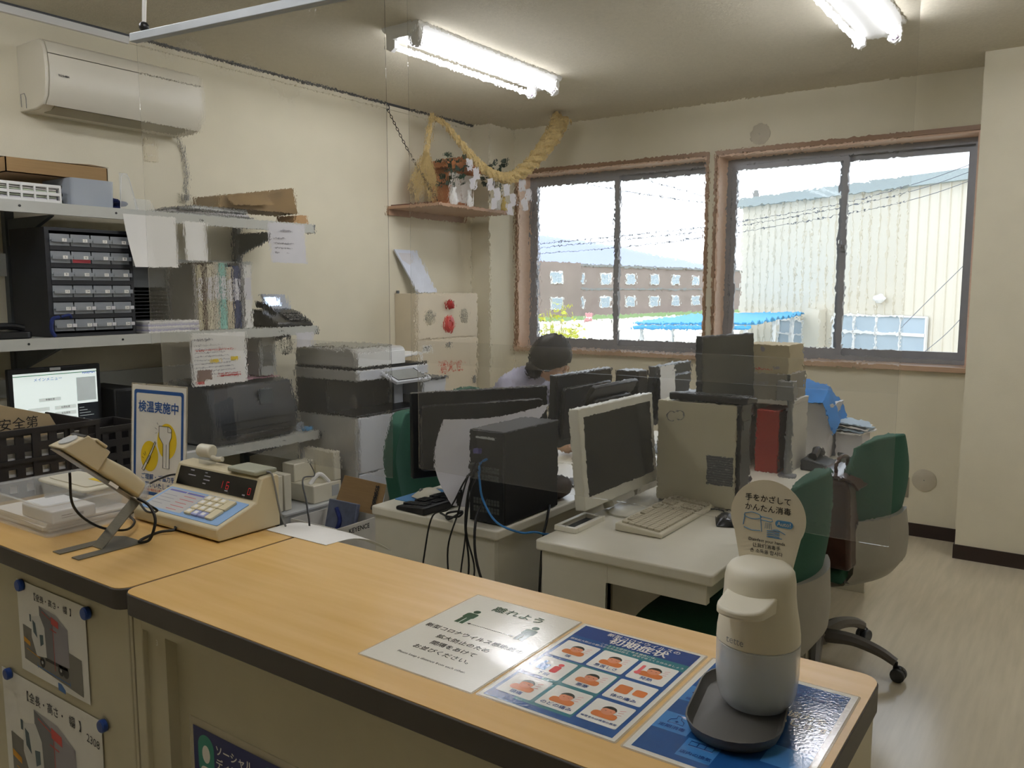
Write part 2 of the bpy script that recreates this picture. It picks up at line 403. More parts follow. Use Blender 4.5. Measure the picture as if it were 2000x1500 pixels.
# long brown two-storey building
A0 = V((-75.2, 104, GZ)); A1 = V((-66.0, 206, GZ)); L = (A1 - A0).length
t = thing('school_building', 'long brown two-storey building with rows of windows below the hill', 'building', A0, math.atan2(A1.y - A0.y, A1.x - A0.x))
bx(0, L, 0, 14, 0, 8.6).o('wall', BRICK, t, smooth=False)
bx(-.4, L + .4, -.3, 14.3, 8.6, 9.0).o('roof_edge', CONC, t, smooth=False)
bx(0, L, -.12, 0, 4.5, 4.8).o('string_course', CONC, t, smooth=False)
bx(7.5, 19, -1.6, 0, 0, 9.0).o('projecting_bay', BRICK, t, smooth=False)
fr = B(); fr.box(-1.7, 1.7, -.12, .02, -1.0, 1.0)
mf = fr.mesh('window', WHITE, False); pn = B()
for i in range(3):
    for j in range(2): pn.box(-1.4 + i * .95, -.55 + i * .95, -.16, -.12, -.85 + j * .87, -.05 + j * .87)
mp_ = pn.mesh('pane', FARWIN, False)
for row, z in enumerate((2.3, 6.5)):
    for i in range(12):
        x = 3.4 + i * 8.4
        yy = -1.6 if 7.5 < x < 19 else 0
        o = bpy.data.objects.new('window', mf); COL.objects.link(o); o.parent = t; o.location = (x, yy, z)
        q = bpy.data.objects.new('pane', mp_); COL.objects.link(q); q.parent = o
p = atz(1150, 617, GZ)
b = B(); b.sheet(lambda u, v: (V((-71.0 + 7 * v + u * 8, 100 + u * 100, GZ + .02 + .35 * math.sin(PI * v)))), 20, 4, .05)
o = b.o('grass_verge', GRASS); o['kind'] = 'stuff'; tag(o, 'strip of green grass in front of the brown building', 'grass')
tg = thing('marker_drum', 'small red drum standing by the grass strip', 'drum', far(1150, 622, 118).xy.to_3d() + V((0, 0, GZ)))
B().lathe([(.5, 0), (.6, .1), (.6, 1.1), (.45, 1.25)], 12).o('body', mat('faded_red', '#d2979a', .7), tg)
B().lathe([(.62, .5), (.62, .65)], 12).o('band', WHITE, tg)
# warehouse with ribbed cream siding
P0 = V((-15.8, 43.9, GZ)); P1 = V((-3.8, 37.7, GZ)); d = (P1 - P0).normalized(); LW = 26
t = thing('warehouse', 'cream ribbed metal warehouse with grey roof edge', 'building', P0, math.atan2(d.y, d.x))
bx(0, LW, .06, 16, 0, 8.95).o('core_wall', SIDING, t, smooth=False)
pb = B(); pb.prism([(0, 0), (.40, 0), (.40, -.03), (.42, -.07), (.46, -.07), (.48, -.03), (.48, .06), (0, .06)], 0, 8.9)
mpan = pb.mesh('siding_panel', SIDING, False)
for i in range(int(LW / .48)):
    o = bpy.data.objects.new('siding_panel', mpan); COL.objects.link(o); o.parent = t; o.location = (i * .48, 0, 0)
bx(-.25, LW, -.35, .1, 8.85, 9.2).o('gutter', FASCIA, t, smooth=False)
b = B(); b.add([(-.3, -.3, 9.2), (LW, -.3, 9.2), (LW, 16, 10.4), (-.3, 16, 10.4), (-.3, -.3, 9.3), (LW, -.3, 9.3), (LW, 16, 10.5), (-.3, 16, 10.5)], [(0, 3, 2, 1), (4, 5, 6, 7), (0, 1, 5, 4), (1, 2, 6, 5), (2, 3, 7, 6), (3, 0, 4, 7)])
b.o('roof', FASCIA, t, smooth=False)
def wwin(x0, x1, z0, z1, cols, rows):
    b = B(); f = .07
    for i in range(cols + 1): x = x0 + (x1 - x0) * i / cols; b.box(x - f / 2, x + f / 2, -.2, -.06, z0, z1)
    for z in rows: b.box(x0, x1, -.2, -.06, z - f / 2, z + f / 2)
    o = b.o('window_frame', WHITE, t, smooth=False)
    for i in range(cols):
        for k in range(len(rows) - 1):
            bx(x0 + (x1 - x0) * i / cols, x0 + (x1 - x0) * (i + 1) / cols, -.13, -.1, rows[k], rows[k + 1]).o('pane', FARWIN, o, smooth=False)
wwin(3.0, 4.6, 1.2, 3.0, 2, (1.2, 1.75, 2.3, 3.0))
wwin(6.4, 11.3, 1.0, 3.35, 4, (1.0, 2.55, 2.62, 3.35))
bx(4.9, 5.9, -.5, -.07, 0, 3.6).o('meter_cabinet', SIDING, t, smooth=False)
B().ball((9.0, -.25, 4.1), (.28, .2, .2)).o('wall_lamp', WHITE, t)
# blue canopy
A = [V((-15.7, 31.1, 0)), V((-9.8, 28.3, 0)), V((-11.7, 41.2, 0)), V((-18.2, 43.2, 0))]
t = thing('carport', 'blue corrugated canopy roof on pale posts beside the warehouse', 'canopy', (A[0].x, A[0].y, GZ))
b = B(); zr = .1 - GZ
def can(u, v):
    p = A[0].lerp(A[1], u).lerp(A[3].lerp(A[2], u), v) - A[0]
    return (p.x, p.y, zr + .07 * math.sin(v * 60) + .25 * u)
b.sheet(can, 2, 120, .05); b.o('roof', BLUER, t)
for u, v in ((.05, .04), (.95, .04), (.05, .5), (.95, .5), (.95, .9)):
    p = A[0].lerp(A[1], u).lerp(A[3].lerp(A[2], u), v) - A[0]
    B().cyl((p.x, p.y, 0), (p.x, p.y, zr + .1), .09, n=8).o('post', WHITE, t)
b = B(); b.cyl((0, 0, zr - .15), tuple((A[1] - A[0]).xy) + (zr + .1,), .08, n=8); b.o('beam', BLUER, t)
# utility pole and wires
pp = far(1477, 372, 80)
t = thing('utility_pole', 'grey utility pole rising behind the warehouse roof', 'pole', (pp.x, pp.y, GZ))
B().cyl((0, 0, 0), (0, 0, pp.z - GZ), .3, .22, 10).o('shaft', CONC, t)
B().cyl((-1.2, .6, pp.z - GZ - .8), (1.2, -.6, pp.z - GZ - .8), .1, n=6).o('crossarm', CONC, t)
B().lathe([(.4, pp.z - GZ - 2.2), (.45, pp.z - GZ - 1.2)], 10, (.5, 0)).o('transformer', CONC, t)
WIRE = mat('wire_dark', '#5b6068', .6)
for pts, dist, lab in (
    ([(1000, 322), (1115, 353), (1250, 378), (1385, 397), (1477, 402)], 80, 'lower of two wires falling towards the utility pole'),
    ([(1000, 270), (1240, 345), (1390, 386), (1477, 390)], 80, 'upper of two wires falling towards the utility pole'),
    ([(1477, 385), (1510, 393), (1560, 400)], 80.1, 'short wire leaving the pole towards the warehouse roof'),
    ([(1030, 478), (1200, 462), (1400, 440), (1640, 398), (1800, 355), (1930, 308)], 30, 'upper wire rising past the warehouse gutter'),
    ([(1030, 486), (1200, 470), (1400, 448), (1640, 406), (1800, 368), (1930, 322)], 30.5, 'middle wire rising past the warehouse gutter'),
    ([(1030, 497), (1200, 484), (1400, 460), (1640, 420), (1800, 385), (1930, 340)], 31, 'lowest wire rising past the warehouse gutter'),
    ([(1760, 640), (1830, 570), (1900, 500), (1960, 430)], 24, 'upper guy wire slanting across the warehouse windows'),
    ([(1790, 700), (1850, 650), (1900, 595), (1960, 525)], 24.3, 'lower guy wire slanting across the warehouse windows')):
    tag(B().tube(arc([far(x, y, dist) for x, y in pts], 5), .010 * dist / 24, 5).o('overhead_wire', WIRE), lab, 'wire')
# yellow-green young tree
p = far(1090, 600, 26)
t = thing('bamboo', 'young yellow-green bamboo growing outside the window', 'plant', (p.x, p.y, GZ))
st = B(); lv = B()
for i in range(6):
    a = random.uniform(0, 6.28); dx, dy = .5 * math.cos(a), .5 * math.sin(a); hh = random.uniform(3.2, 4.35)
    st.tube(arc([(dx * .2, dy * .2, 0), (dx * .4, dy * .4, hh * .5), (dx * .9, dy * .9, hh)], 4), .02, 5)
    for k in range(95):
        z = random.uniform(.45, 1) * hh; c = V((dx * z / hh * .9 + random.gauss(0, .18), dy * z / hh * .9 + random.gauss(0, .18), z))
        e = V((random.gauss(0, 1), random.gauss(0, 1), random.gauss(-.4, .5))).normalized() * .24; s_ = e.cross(V((random.gauss(0, 1), random.gauss(0, 1), 1))).normalized() * .045
        lv.add([c, c + e * .5 + s_, c + e, c + e * .5 - s_], [(0, 1, 2, 3)])
st.o('stem', mat('bamboo_stem', '#a8a850', .6), t); q = lv.o('foliage', mat('bamboo_leaf', '#c4c850', .7, var=.2, scale=5), t, smooth=False); q['kind'] = 'stuff'

# ================================================================== CEILING LIGHTS
def fixture(x, y0, label):
    t = thing('fluorescent_light', label, 'ceiling light', (x, y0, ZC), 0)
    b = B(); b.prism([(-.115, 0), (.115, 0), (.115, -.012), (.05, -.06), (-.05, -.06), (-.115, -.012)], 0, 1.27, 'y'); b.o('body', WHITE, t, smooth=False)
    for sx in (-1, 1):
        for yy in (.03, 1.235):
            B().prism([(sx * .05, -.015), (sx * .105, -.015), (sx * .105, -.095), (sx * .075, -.11), (sx * .05, -.095)][::sx], yy - .012, yy + .012, 'y').o('socket', WHITE, t, smooth=False)
        tb = B().cyl((sx * .078, .05, -.08), (sx * .078, 1.215, -.08), .0135, n=14).o('tube', TUBEM, t)
        for y0_, y1_ in ((.041, .05), (1.215, 1.224)): B().cyl((sx * .078, y0_, -.08), (sx * .078, y1_, -.08), .0145, n=14).o('end_cap', mat('purple_cap', '#5d3b66', .4), tb)
    return t
f0 = fixture(-2.775, 3.02, 'lit twin-tube ceiling light between the shelves and the straw rope')
dup(f0, (-.925, 3.06, ZC), 0, 'lit twin-tube ceiling light nearest the wall column')
dup(f0, (.95, 3.06, ZC), 0, 'lit twin-tube ceiling light over the aisle beyond the wall column')
dup(f0, (-.925, .1, ZC), 0, 'added twin-tube ceiling light out of view above the laminated posters')  # out-of-view fixture added to brighten the dispenser and card from the front
dup(f0, (-2.775, .1, ZC), 0, 'lit twin-tube ceiling light above the counting terminal')

# ================================================================== COUNTERS
CT = .95
def counter(x0, x1, label, style):
    t = thing('reception_counter', label, 'counter', (x0, .786, 0)); w_ = x1 - x0; D = .44
    B().prism(rr(0, 0, w_, D, .028, 5), CT - .042, CT - .0015).o('edge_band', DKEDGE, t, bevel=.002)
    B().prism(rr(.0018, .0018, w_ - .0018, D - .0018, .027, 5), CT - .0015, CT).o('countertop', MAPLE, t)
    bx(.03, w_ - .03, .06, D - .02, .05, CT - .042).o('body', CREAM2, t, smooth=False)
    bx(.03, w_ - .03, .06, D - .05, 0, .05).o('plinth', BROWN, t, smooth=False)
    if style == 'flat':
        bx(.02, w_ - .012, .02, .06, .05, CT - .042).o('front_panel', STEEL_CREAM, t, smooth=False, bevel=.002)
        bx(w_ - .0105, w_ - .002, .022, .06, .05, CT - .042).o('end_strip', STEEL_CREAM, t, smooth=False)
    else:
        bx(.002, .03, .02, .06, .02, CT - .042).o('stile', STEEL_CREAM, t, smooth=False, bevel=.002)
        bx(w_ - .045, w_ - .005, .015, .06, .02, CT - .042).o('stile', STEEL_CREAM, t, smooth=False, bevel=.002)
        bx(.03, w_ - .045, .02, .06, CT - .072, CT - .042).o('top_rail', STEEL_CREAM, t, smooth=False)
        r_ = bx(.03, .088, .03, .06, .05, CT - .072).o('recess_strip', STEEL_CREAM, t, smooth=False)
        text(r_, FR((.062, .03, .855), (1, 0, 0), (0, 0, 1)), '3', .016, PAPER)
        bx(.088, w_ - .045, .052, .06, .05, CT - .072).o('front_panel', STEEL_CREAM, t, smooth=False)
        bx(w_ - .03, w_ - .006, .06, D - .02, .02, CT - .042).o('end_panel', STEEL_CREAM, t, smooth=False)
    return t
counter(-2.66, -1.4375, 'reception counter with flush cream front holding truck posters', 'flat')
counter(-1.434, -.216, 'reception counter with recessed front under the laminated sheets', 'frame')

# ------------------------------------------------ laminated sheets on the counter
LBLUE = mat('laminated_blue', '#1e4c84', .08, spec=.6, bump=.00016, bscale=230)
LBLU2 = mat('laminated_mid_blue', '#3f7ab4', .08, spec=.6, bump=.00016, bscale=230)
LTEAL = mat('laminated_teal', '#2d6f78', .08, spec=.6, bump=.00016, bscale=230)
LNAVY = mat('laminated_navy', '#223f7a', .08, spec=.6, bump=.00016, bscale=230)
LGRN = mat('laminated_green', '#1f4a30', .1, spec=.6)
LBLK = mat('laminated_black', '#22231f', .12, spec=.6)
LWHI = mat('laminated_bright_white', '#e9e6dc', .08, spec=.6, bump=.00016, bscale=230)
LSKIN = mat('laminated_skin', '#d58a68', .1, spec=.6)
LORG = mat('laminated_orange', '#c66f38', .1, spec=.6)
LFILM = mat('laminate_film', '#e8ddc4', .08, spec=.6, alpha=.35)
def sheet_on_counter(name, label, x0, y0, w_, h_):
    t = thing(name, label, 'notice', (x0, y0, CT))
    B().prism(rr(0, 0, w_, h_, .004), .0001, .0007).o('film', LFILM, t)
    return t
t = sheet_on_counter('laminated_notice', 'white laminated notice in green about keeping distance on the counter', -.886, .848, .221, .302)
B().prism(rr(.003, .003, .218, .299, .001), .0007, .0009).o('paper', LAMIN, t)
I = Matrix(); H = .0012
text(t, I, '離れよう', .024, LGRN, .118, .262, H, bold=.012, sx=1.1)
def pict(b, cx, cy, k):
    b.flat(disc(cx, cy + .024 * k, .0062 * k, n=14), H)
    b.flat(rr(cx - .011 * k, cy - .004 * k, cx + .011 * k, cy + .0165 * k, .005 * k), H)
    b.flat(rect(cx - .0085 * k, cy - .026 * k, cx - .001 * k, cy - .004 * k), H); b.flat(rect(cx + .001 * k, cy - .026 * k, cx + .0085 * k, cy - .004 * k), H)
for xx in (.052, .172): b = B(); pict(b, xx, .208, 1.05); b.o('pictogram', LGRN, t, smooth=False)
prt(t, I, LBLK, [rect(.072 + i * .0035, .1865, .0742 + i * .0035, .1878) for i in range(23)] + [[(.066, .187), (.072, .19), (.072, .184)], [(.160, .187), (.154, .184), (.154, .19)]], H, 'dotted_arrow')
for i, (s_, y) in enumerate((('新型コロナウイルス感染症の', .146), ('拡大防止のため', .120), ('間隔をあけて', .096), ('お並びください。', .072))):
    text(t, I, s_, .0142, LBLK, .110, y, H, bold=.008, sx=1.05)
text(t, I, 'Please keep a distance from each other.', .0082, LBLK, .110, .044, H)

t = sheet_on_counter('laminated_poster', 'blue laminated poster with nine symptom pictures on the counter', -.662, .851, .217, .297)
B().prism(rr(.003, .003, .214, .294, .001), .0007, .0009).o('paper', LAMIN, t)
prt(t, I, LBLUE, [rect(.009, .008, .208, .288)], .0011, 'blue_ground')
prt(t, I, LTEAL, [rect(.075, .222, .208, .252), rect(.05, .02, .14, .16)], .0012, 'teal_patch')
prt(t, I, LNAVY, [rect(.009, .246, .208, .288)], .0013, 'navy_band')
text(t, I, '新型コロナウイルスの', .0125, LWHI, .118, .277, .0015, bold=.01)
text(t, I, '初期症状', .0245, LWHI, .118, .259, .0015, bold=.025)
text(t, I, 'このような症状がある場合には、', .0066, LWHI, .112, .2405, .0015)
text(t, I, '感染拡大防止の観点から外出は控え、自宅でゆっくり休みましょう', .0064, LWHI, .109, .2325, .0015)
caps = ['咳', '息苦しさ', '発熱', '下痢', '悪寒', '体の痛み', '頭痛', 'のどの痛み', '味覚または嗅覚の異常']
for i in range(9):
    cx = .044 + (i % 3) * .0645; cy = .194 - (i // 3) * .0685
    tile = B().prism(rr(cx - .029, cy - .03, cx + .029, cy + .03, .003), .0011, .0014).o('picture_tile', LWHI, t)
    text(tile, I, caps[i], .0098 if len(caps[i]) < 6 else .0052, LNAVY, cx, cy - .0215, .0017, bold=.012)
    if i == 5:
        prt(tile, I, LORG, [rr(cx - .022, cy - .010, cx - .001, cy + .014, .004), rr(cx + .004, cy - .006, cx + .022, cy + .012, .004)], .0016, 'picture_body')
    elif i == 3:
        prt(tile, I, LBLU2, [rr(cx - .02, cy - .012, cx - .004, cy + .008, .002), rr(cx - .02, cy + .008, cx - .014, cy + .018, .002)], .0016, 'picture_toilet')
        prt(tile, I, REDP, [rr(cx + .002, cy - .012, cx + .014, cy + .01, .004), disc(cx + .009, cy + .015, .0045)], .0016, 'picture_body')
    else:
        prt(tile, I, LORG, [rr(cx - .018, cy - .014, cx + .018, cy + .001, .006)], .0016, 'picture_shoulders')
        prt(tile, I, LSKIN, [disc(cx, cy + .006, .010, .0105)], .0017, 'picture_face')
        prt(tile, I, LBLK, [[(cx + .0105 * math.cos(a), cy + .008 + .0105 * math.sin(a)) for a in [PI * k / 10 for k in range(11)]] + [(cx - .006, cy + .0115), (cx + .006, cy + .0115)], rect(cx - .005, cy + .005, cx - .0025, cy + .0058), rect(cx + .0025, cy + .005, cx + .005, cy + .0058)], .0018, 'picture_hair')
        prt(tile, I, REDP, [strip((cx + .013, cy + .002 + k * .006), (cx + .02, cy + .004 + k * .007), .0009) for k in range(3)], .0016, 'picture_strokes')
        if i == 2: prt(tile, I, REDP, [rr(cx - .022, cy - .006, cx - .017, cy + .017, .002), disc(cx - .0195, cy - .009, .005)], .0018, 'picture_thermometer')

t = sheet_on_counter('laminated_poster', 'blue laminated cooperation poster lying under the disinfectant tray', -.439, .849, .212, .298)
B().prism(rr(.003, .003, .209, .295, .001), .0007, .0009).o('paper', LAMIN, t)
prt(t, I, LBLUE, [rect(.011, .010, .201, .286)], .0011, 'blue_ground')
for pl in (rect(.011, .150, .058, .196), rect(.011, .066, .058, .112), rect(.062, .022, .105, .066), rect(.150, .066, .201, .112)): prt(t, I, LBLU2, [pl], .0012, 'pale_tile')
text(t, I, '新型コロナウイルス', .009, LNAVY, .150, .266, .0014, bold=.01)
text(t, I, '感染予防対策実施中', .010, LNAVY, .152, .252, .0014, bold=.01)
text(t, I, 'ご協力を', .0175, LWHI, .160, .196, .0014, bold=.02)
text(t, I, 'お願いします', .0175, LWHI, .150, .174, .0014, bold=.02)
text(t, I, '検温実施', .008, LNAVY, .034, .157, .0014, bold=.01)
text(t, I, '定期消毒', .009, LNAVY, .034, .076, .0014, bold=.01)
text(t, I, '店内の換気', .008, LNAVY, .084, .032, .0014, bold=.01)
b = B(); b.T = T3((0, 0, .0014))
b.tube([(.024, .086, 0), (.045, .086, 0), (.043, .094, 0), (.037, .099, 0), (.037, .104, 0), (.048, .104, 0), (.047, .107, 0), (.030, .107, 0), (.031, .099, 0), (.025, .094, 0)], .0005, 5, True)
b.box(.0325, .0365, .0905, .092, 0, .0003); b.box(.0337, .0352, .0892, .0933, 0, .0003); b.o('spray_icon', LNAVY, t)
b = B(); b.T = T3((0, 0, .0014)); b.tube([(.02, .176, 0), (.027, .18, 0), (.034, .174, 0), (.044, .181, 0), (.05, .176, 0)], .0009, 5); b.tube([(.068, .05, 0), (.098, .05, 0), (.098, .06, 0), (.068, .06, 0)], .0005, 5, True); b.tube([(.078, .05, 0), (.078, .06, 0)], .0005, 5); b.tube([(.088, .05, 0), (.088, .06, 0)], .0005, 5)
b.o('line_icons', LNAVY, t)

# ------------------------------------------------ disinfectant dispenser in its tray
TRAY = mat('grey_rubber_tray', '#4f4d48', .42, var=.03)
t = thing('dispenser_tray', 'dark grey oval drip tray under the soap dispenser', 'tray', (-.345, 1.003, CT + .0018), math.radians(11))
def stad(wd, ln, n=12):
    r = wd / 2; p = []
    for i in range(n + 1): a = PI * i / n; p.append((r * math.cos(a), ln / 2 - r + r * math.sin(a)))
    for i in range(n + 1): a = PI + PI * i / n; p.append((r * math.cos(a), -ln / 2 + r + r * math.sin(a)))
    return p
b = B(); lv = [(.094, .186, 0), (.108, .200, .004), (.117, .209, .014), (.119, .211, .019), (.115, .207, .019), (.111, .203, .013), (.100, .192, .006), (.02, .11, .005)]
rings = [[(x, y, z) for x, y in stad(a, l)] for a, l, z in lv]; N = len(rings[0])
b.add([p for r_ in rings for p in r_], [tuple(range(N - 1, -1, -1)), tuple(range((len(rings) - 1) * N, len(rings) * N))] + [(k * N + i, k * N + (i + 1) % N, (k + 1) * N + (i + 1) % N, (k + 1) * N + i) for k in range(len(rings) - 1) for i in range(N)])
b.o('dish', TRAY, t)
DZ = CT + .0018 + .0062
t = thing('soap_dispenser', 'white automatic hand disinfectant dispenser with clear bottle', 'dispenser', (-.335, 1.036, DZ))
FROST = mat('frosted_bottle', '#dfe6ea', .28, alpha=.48, spec=.5, var=.02, coat=.3)
LIQ = mat('liquid', '#cdd8de', .15, alpha=.6, var=.02)
DW = mat('dispenser_white', '#d9d3bf', .45, var=.01)
B().lathe([(.034, 0), (.041, .003), (.0475, .012), (.0512, .026), (.053, .045), (.0533, .088), (.049, .0885), (.0488, .04), (.03, .006), (.001, .005)], 40).o('bottle', FROST, t)
B().lathe([(.001, .006), (.030, .007), (.0475, .03), (.0485, .062), (.001, .0625)], 36).o('liquid', LIQ, t)
B().lathe([(.051, .0875), (.0532, .090), (.0527, .102), (.0505, .118), (.0475, .135), (.0455, .152), (.0448, .170), (.043, .181), (.038, .188), (.03, .192), (.001, .1935)], 44).o('pump_head', DW, t)
b = B(); prof = []
for i in range(9):
    a = PI + PI * i / 8; prof.append((.030 * math.cos(a), -.070 + .022 * math.sin(a)))
prof = [(-.033, -.024)] + prof + [(.033, -.024)]
n = len(prof)
b.add([(x, y, .138 + (y + .028) * -.10) for x, y in prof] + [(x, y, .160 + (y + .03) * .10 - .0 * x) for x, y in prof], [tuple(range(n))[::-1], tuple(range(n, 2 * n))] + [(i, (i + 1) % n, (i + 1) % n + n, i + n) for i in range(n)])
b.o('spout', DW, t, bevel=.003, seg=3)
text(t, FR((-.012, -.0535, .1005), (1, -.23, 0), (0, .14, 1)), 'tette', .013, MGREY, h=.0004, sx=1.0)
# sign paddle on the dispenser
CARDW = mat('sign_card', '#d3cab3', .55, var=.01)
cT = FR((.0, .022, .0), (1, 0, 0), (0, 0, 1)); zc0 = .246
pol = []
for i in range(33):
    a = math.radians(-28 + 236 * i / 32); pol.append((.0495 * math.cos(a), zc0 + .0495 * math.sin(a)))
pol += [(-.0285, .150), (-.0285, .12), (.0285, .12), (.0285, .150)]
b = B(); b.T = cT; b.prism(pol, 0, .0009); card = b.o('sign_card', CARDW, t, smooth=False)
text(card, cT, '手をかざして', .0102, INK, 0, .2695, .0013, bold=.008)
text(card, cT, 'かんたん消毒', .0102, INK, 0, .2565, .0013, bold=.008)
BL = mat('sign_blue', '#4b86b2', .5)
b = B(); b.T = cT @ T3((0, .0095, .0012))
for pts in ([(-.030, .238), (-.020, .2405), (-.010, .238), (-.009, .234), (-.019, .2315), (-.030, .234)],): b.tube([(x, y, 0) for x, y in arc([(*p, 0) for p in pts + pts[:1]], 4) and [(q[0], q[1]) for q in arc([(*p, 0) for p in pts + pts[:1]], 4)]], .0005, 5)
b.tube([(-.030, .236, 0), (-.032, .222, 0)], .0005, 5); b.tube([(-.009, .236, 0), (-.007, .216, 0)], .0005, 5)
b.tube([(-.031, .219, 0), (-.02, .216, 0), (-.009, .217, 0)], .0005, 5)
b.tube([(-.010, .2365, 0), (.006, .235, 0), (.007, .232, 0), (.004, .231, 0), (-.008, .232, 0)], .0005, 5)
for k in range(4): b.tube([(-.002 + k * .0022, .229, 0), (-.003 + k * .003, .221, 0)], .0003, 4)
for k in range(4): b.tube([(.0, .2185 - k * .0026, 0), (.008, .2195 - k * .0024, 0), (.0165, .2195 - k * .0026, 0)], .0005, 5)
b.tube([(.008, .221, 0), (.014, .2215, 0), (.024, .217, 0)], .0005, 5); b.tube([(.002, .2105, 0), (.02, .2105, 0)], .0005, 5)
b.o('hand_drawing', BL, card)
b = B(); b.T = cT; b.prism(rr(.0105, .235, .0335, .2445, .0045), .001, .0013); pill = b.o('auto_badge', BL, card)
text(pill, cT, 'Auto!', .0078, CARDW, .022, .2397, .0016, bold=.01)
text(card, cT, 'Disinfect your hands', .0058, INK, 0, .2135, .0013, bold=.006)
text(card, cT, '让我们消毒手', .0062, INK, 0, .206, .0013, bold=.006)
text(card, cT, '손 소독을 합시다', .0062, INK, 0, .1985, .0013, bold=.006)

# ------------------------------------------------ posters and magnets on the counter fronts
def truck_poster(label, x0, z1, w_, h_, extra=None):
    t = thing('truck_poster', label, 'poster', (x0, .8045, z1 - h_))
    T = FR((0, 0, 0), (1, 0, 0), (0, 0, 1))
    b = B(); b.sheet(lambda u, v: (u * w_, -.0012 - .0008 * math.sin(PI * u) * max(0, .25 - v) * 2, v * h_), 10, 10, .0006); b.o('paper', PAPER, t)
    k = w_ / .285; zz = h_
    def q(m, polys, h, name): prt(t, T, m, [[(x * k, zz - y * k) for x, y in p] for p in polys], .002 + h, name)
    for i, s_ in enumerate(('【', '全長', '・', '高さ', '・', '幅', '】')):
        text(t, T, s_, .017 * k, INK, (.075 + i * .0265) * k, zz - .0255 * k, .0026, bold=.008)
    q(mat('poster_grey_road', '#7f7c74', .7), [[(.018, .098), (.262, .118), (.262, .196), (.018, .176)]], .0001, 'printed_road')
    q(mat('poster_grey_box', '#77777a', .7), [[(.096, .040), (.150, .052), (.150, .148), (.115, .150), (.096, .09)]], .0003, 'printed_box_side')
    q(mat('poster_lilac_box', '#9a979e', .7), [[(.150, .052), (.212, .066), (.212, .148), (.150, .152)]], .0003, 'printed_box_end')
    q(mat('poster_box_top', '#a5a3a6', .7), [[(.096, .040), (.165, .045), (.212, .066), (.150, .056)]], .0004, 'printed_box_top')
    q(mat('poster_cab', '#d9d9d6', .7), [[(.060, .072), (.098, .062), (.115, .085), (.118, .150), (.075, .156), (.056, .118)]], .0005, 'printed_cab')
    q(mat('poster_windscreen', '#596a70', .7), [[(.064, .078), (.076, .083), (.082, .115), (.066, .105)], [(.092, .105), (.108, .102), (.108, .122), (.094, .130)], [(.052, .068), (.059, .068), (.059, .084), (.052, .084)]], .0007, 'printed_windows')
    q(INK, [disc(.098, .165, .011, n=14), disc(.176, .162, .012, n=14), disc(.196, .162, .012, n=14), rect(.112, .15, .205, .157)], .0006, 'printed_wheels')
    q(mat('poster_hub', '#b5b5b5', .6), [disc(.098, .165, .004, n=10), disc(.176, .162, .004, n=10)], .0008, 'printed_hubs')
    q(REDP, [[(.146, .052), (.176, .058), (.176, .073), (.146, .068)], strip((.108, .050), (.15, .062), .0018), strip((.152, .066), (.152, .17), .0018), strip((.14, .08), (.166, .083), .0022)], .0008, 'printed_red_arrow')
    q(mat('poster_blue', '#4a78b8', .6), [strip((.076, .178), (.212, .184), .002), strip((.076, .171), (.076, .184), .0014), strip((.212, .177), (.212, .19), .0014), [(.160, .192), (.174, .192), (.19, .202), (.19, .210), (.160, .208)]], .0006, 'printed_blue_arrow')
    q(mat('poster_orange', '#d79a2c', .6), [[(.02, .125), (.048, .132), (.048, .142), (.02, .136)], strip((.03, .150), (.10, .160), .0018)], .0006, 'printed_orange_arrow')
    if extra: text(t, T, extra, .017 * k, INK, .262 * k, zz - .036 * k, .0026, rot=-.08)
truck_poster('upper truck size poster fixed to the counter by two blue magnets', -1.886, .876, .285, .205)
truck_poster('lower truck size poster with handwritten number 2308', -1.988, .648, .425, .31, '2308')
for (px, py), lab in zip([(38, 1143), (167, 1198), (15, 1316), (200, 1418)], ('round blue magnet above the cab of the upper printed truck', 'round blue magnet above the box of the upper printed truck', 'round blue magnet above the cab of the lower printed truck', 'round blue magnet beside the handwritten 2308')):
    p = aty(px, py, .797); t = thing('magnet', lab, 'magnet', (p.x, .8015, p.z))
    b = B(); b.T = FR((0, 0, 0), (1, 0, 0), (0, 0, 1)); b.lathe([(.0125, 0), (.013, .003), (.013, .008), (.011, .0105), (.001, .0108)], 24); b.o('cap', MAGNET, t)
    b = B(); b.T = FR((0, 0, 0), (1, 0, 0), (0, 0, 1)); b.lathe([(.0125, -.0015), (.0125, .0002)], 24); b.o('magnet_disc', DGREY, t)
t = thing('distance_poster', 'navy social distance poster on the recessed counter front', 'poster', (-1.313, .836, .43))
T = FR((0, 0, 0), (1, 0, 0), (0, 0, 1)); NAVYP = mat('navy_print', '#232a66', .5)
TEALP = mat('teal_print', '#2d8a7a', .5)
bx(0, .30, -.0006, .0018, 0, .296).o('paper', LFILM, t, smooth=False)
prt(t, T, NAVYP, [rect(.012, .01, .288, .282)], .001, 'navy_ground')
for pl in (rr(.026, .19, .073, .272, .0234, 8), rr(.205, .19, .252, .272, .0234, 8)): prt(t, T, TEALP, [pl], .0014, 'teal_hair')
prt(t, T, PAPER, [disc(.05, .236, .0115, .017), disc(.229, .236, .0115, .017), rr(.032, .10, .070, .212, .012), rr(.21, .10, .248, .212, .012)], .0018, 'white_figure')
text(t, T, 'ソーシャル', .021, PAPER, .078, .254, .0018, 'LEFT', .02)
text(t, T, 'ディスタンス', .021, PAPER, .078, .229, .0018, 'LEFT', .02)
text(t, T, 'ください', .021, PAPER, .078, .204, .0018, 'LEFT', .02)

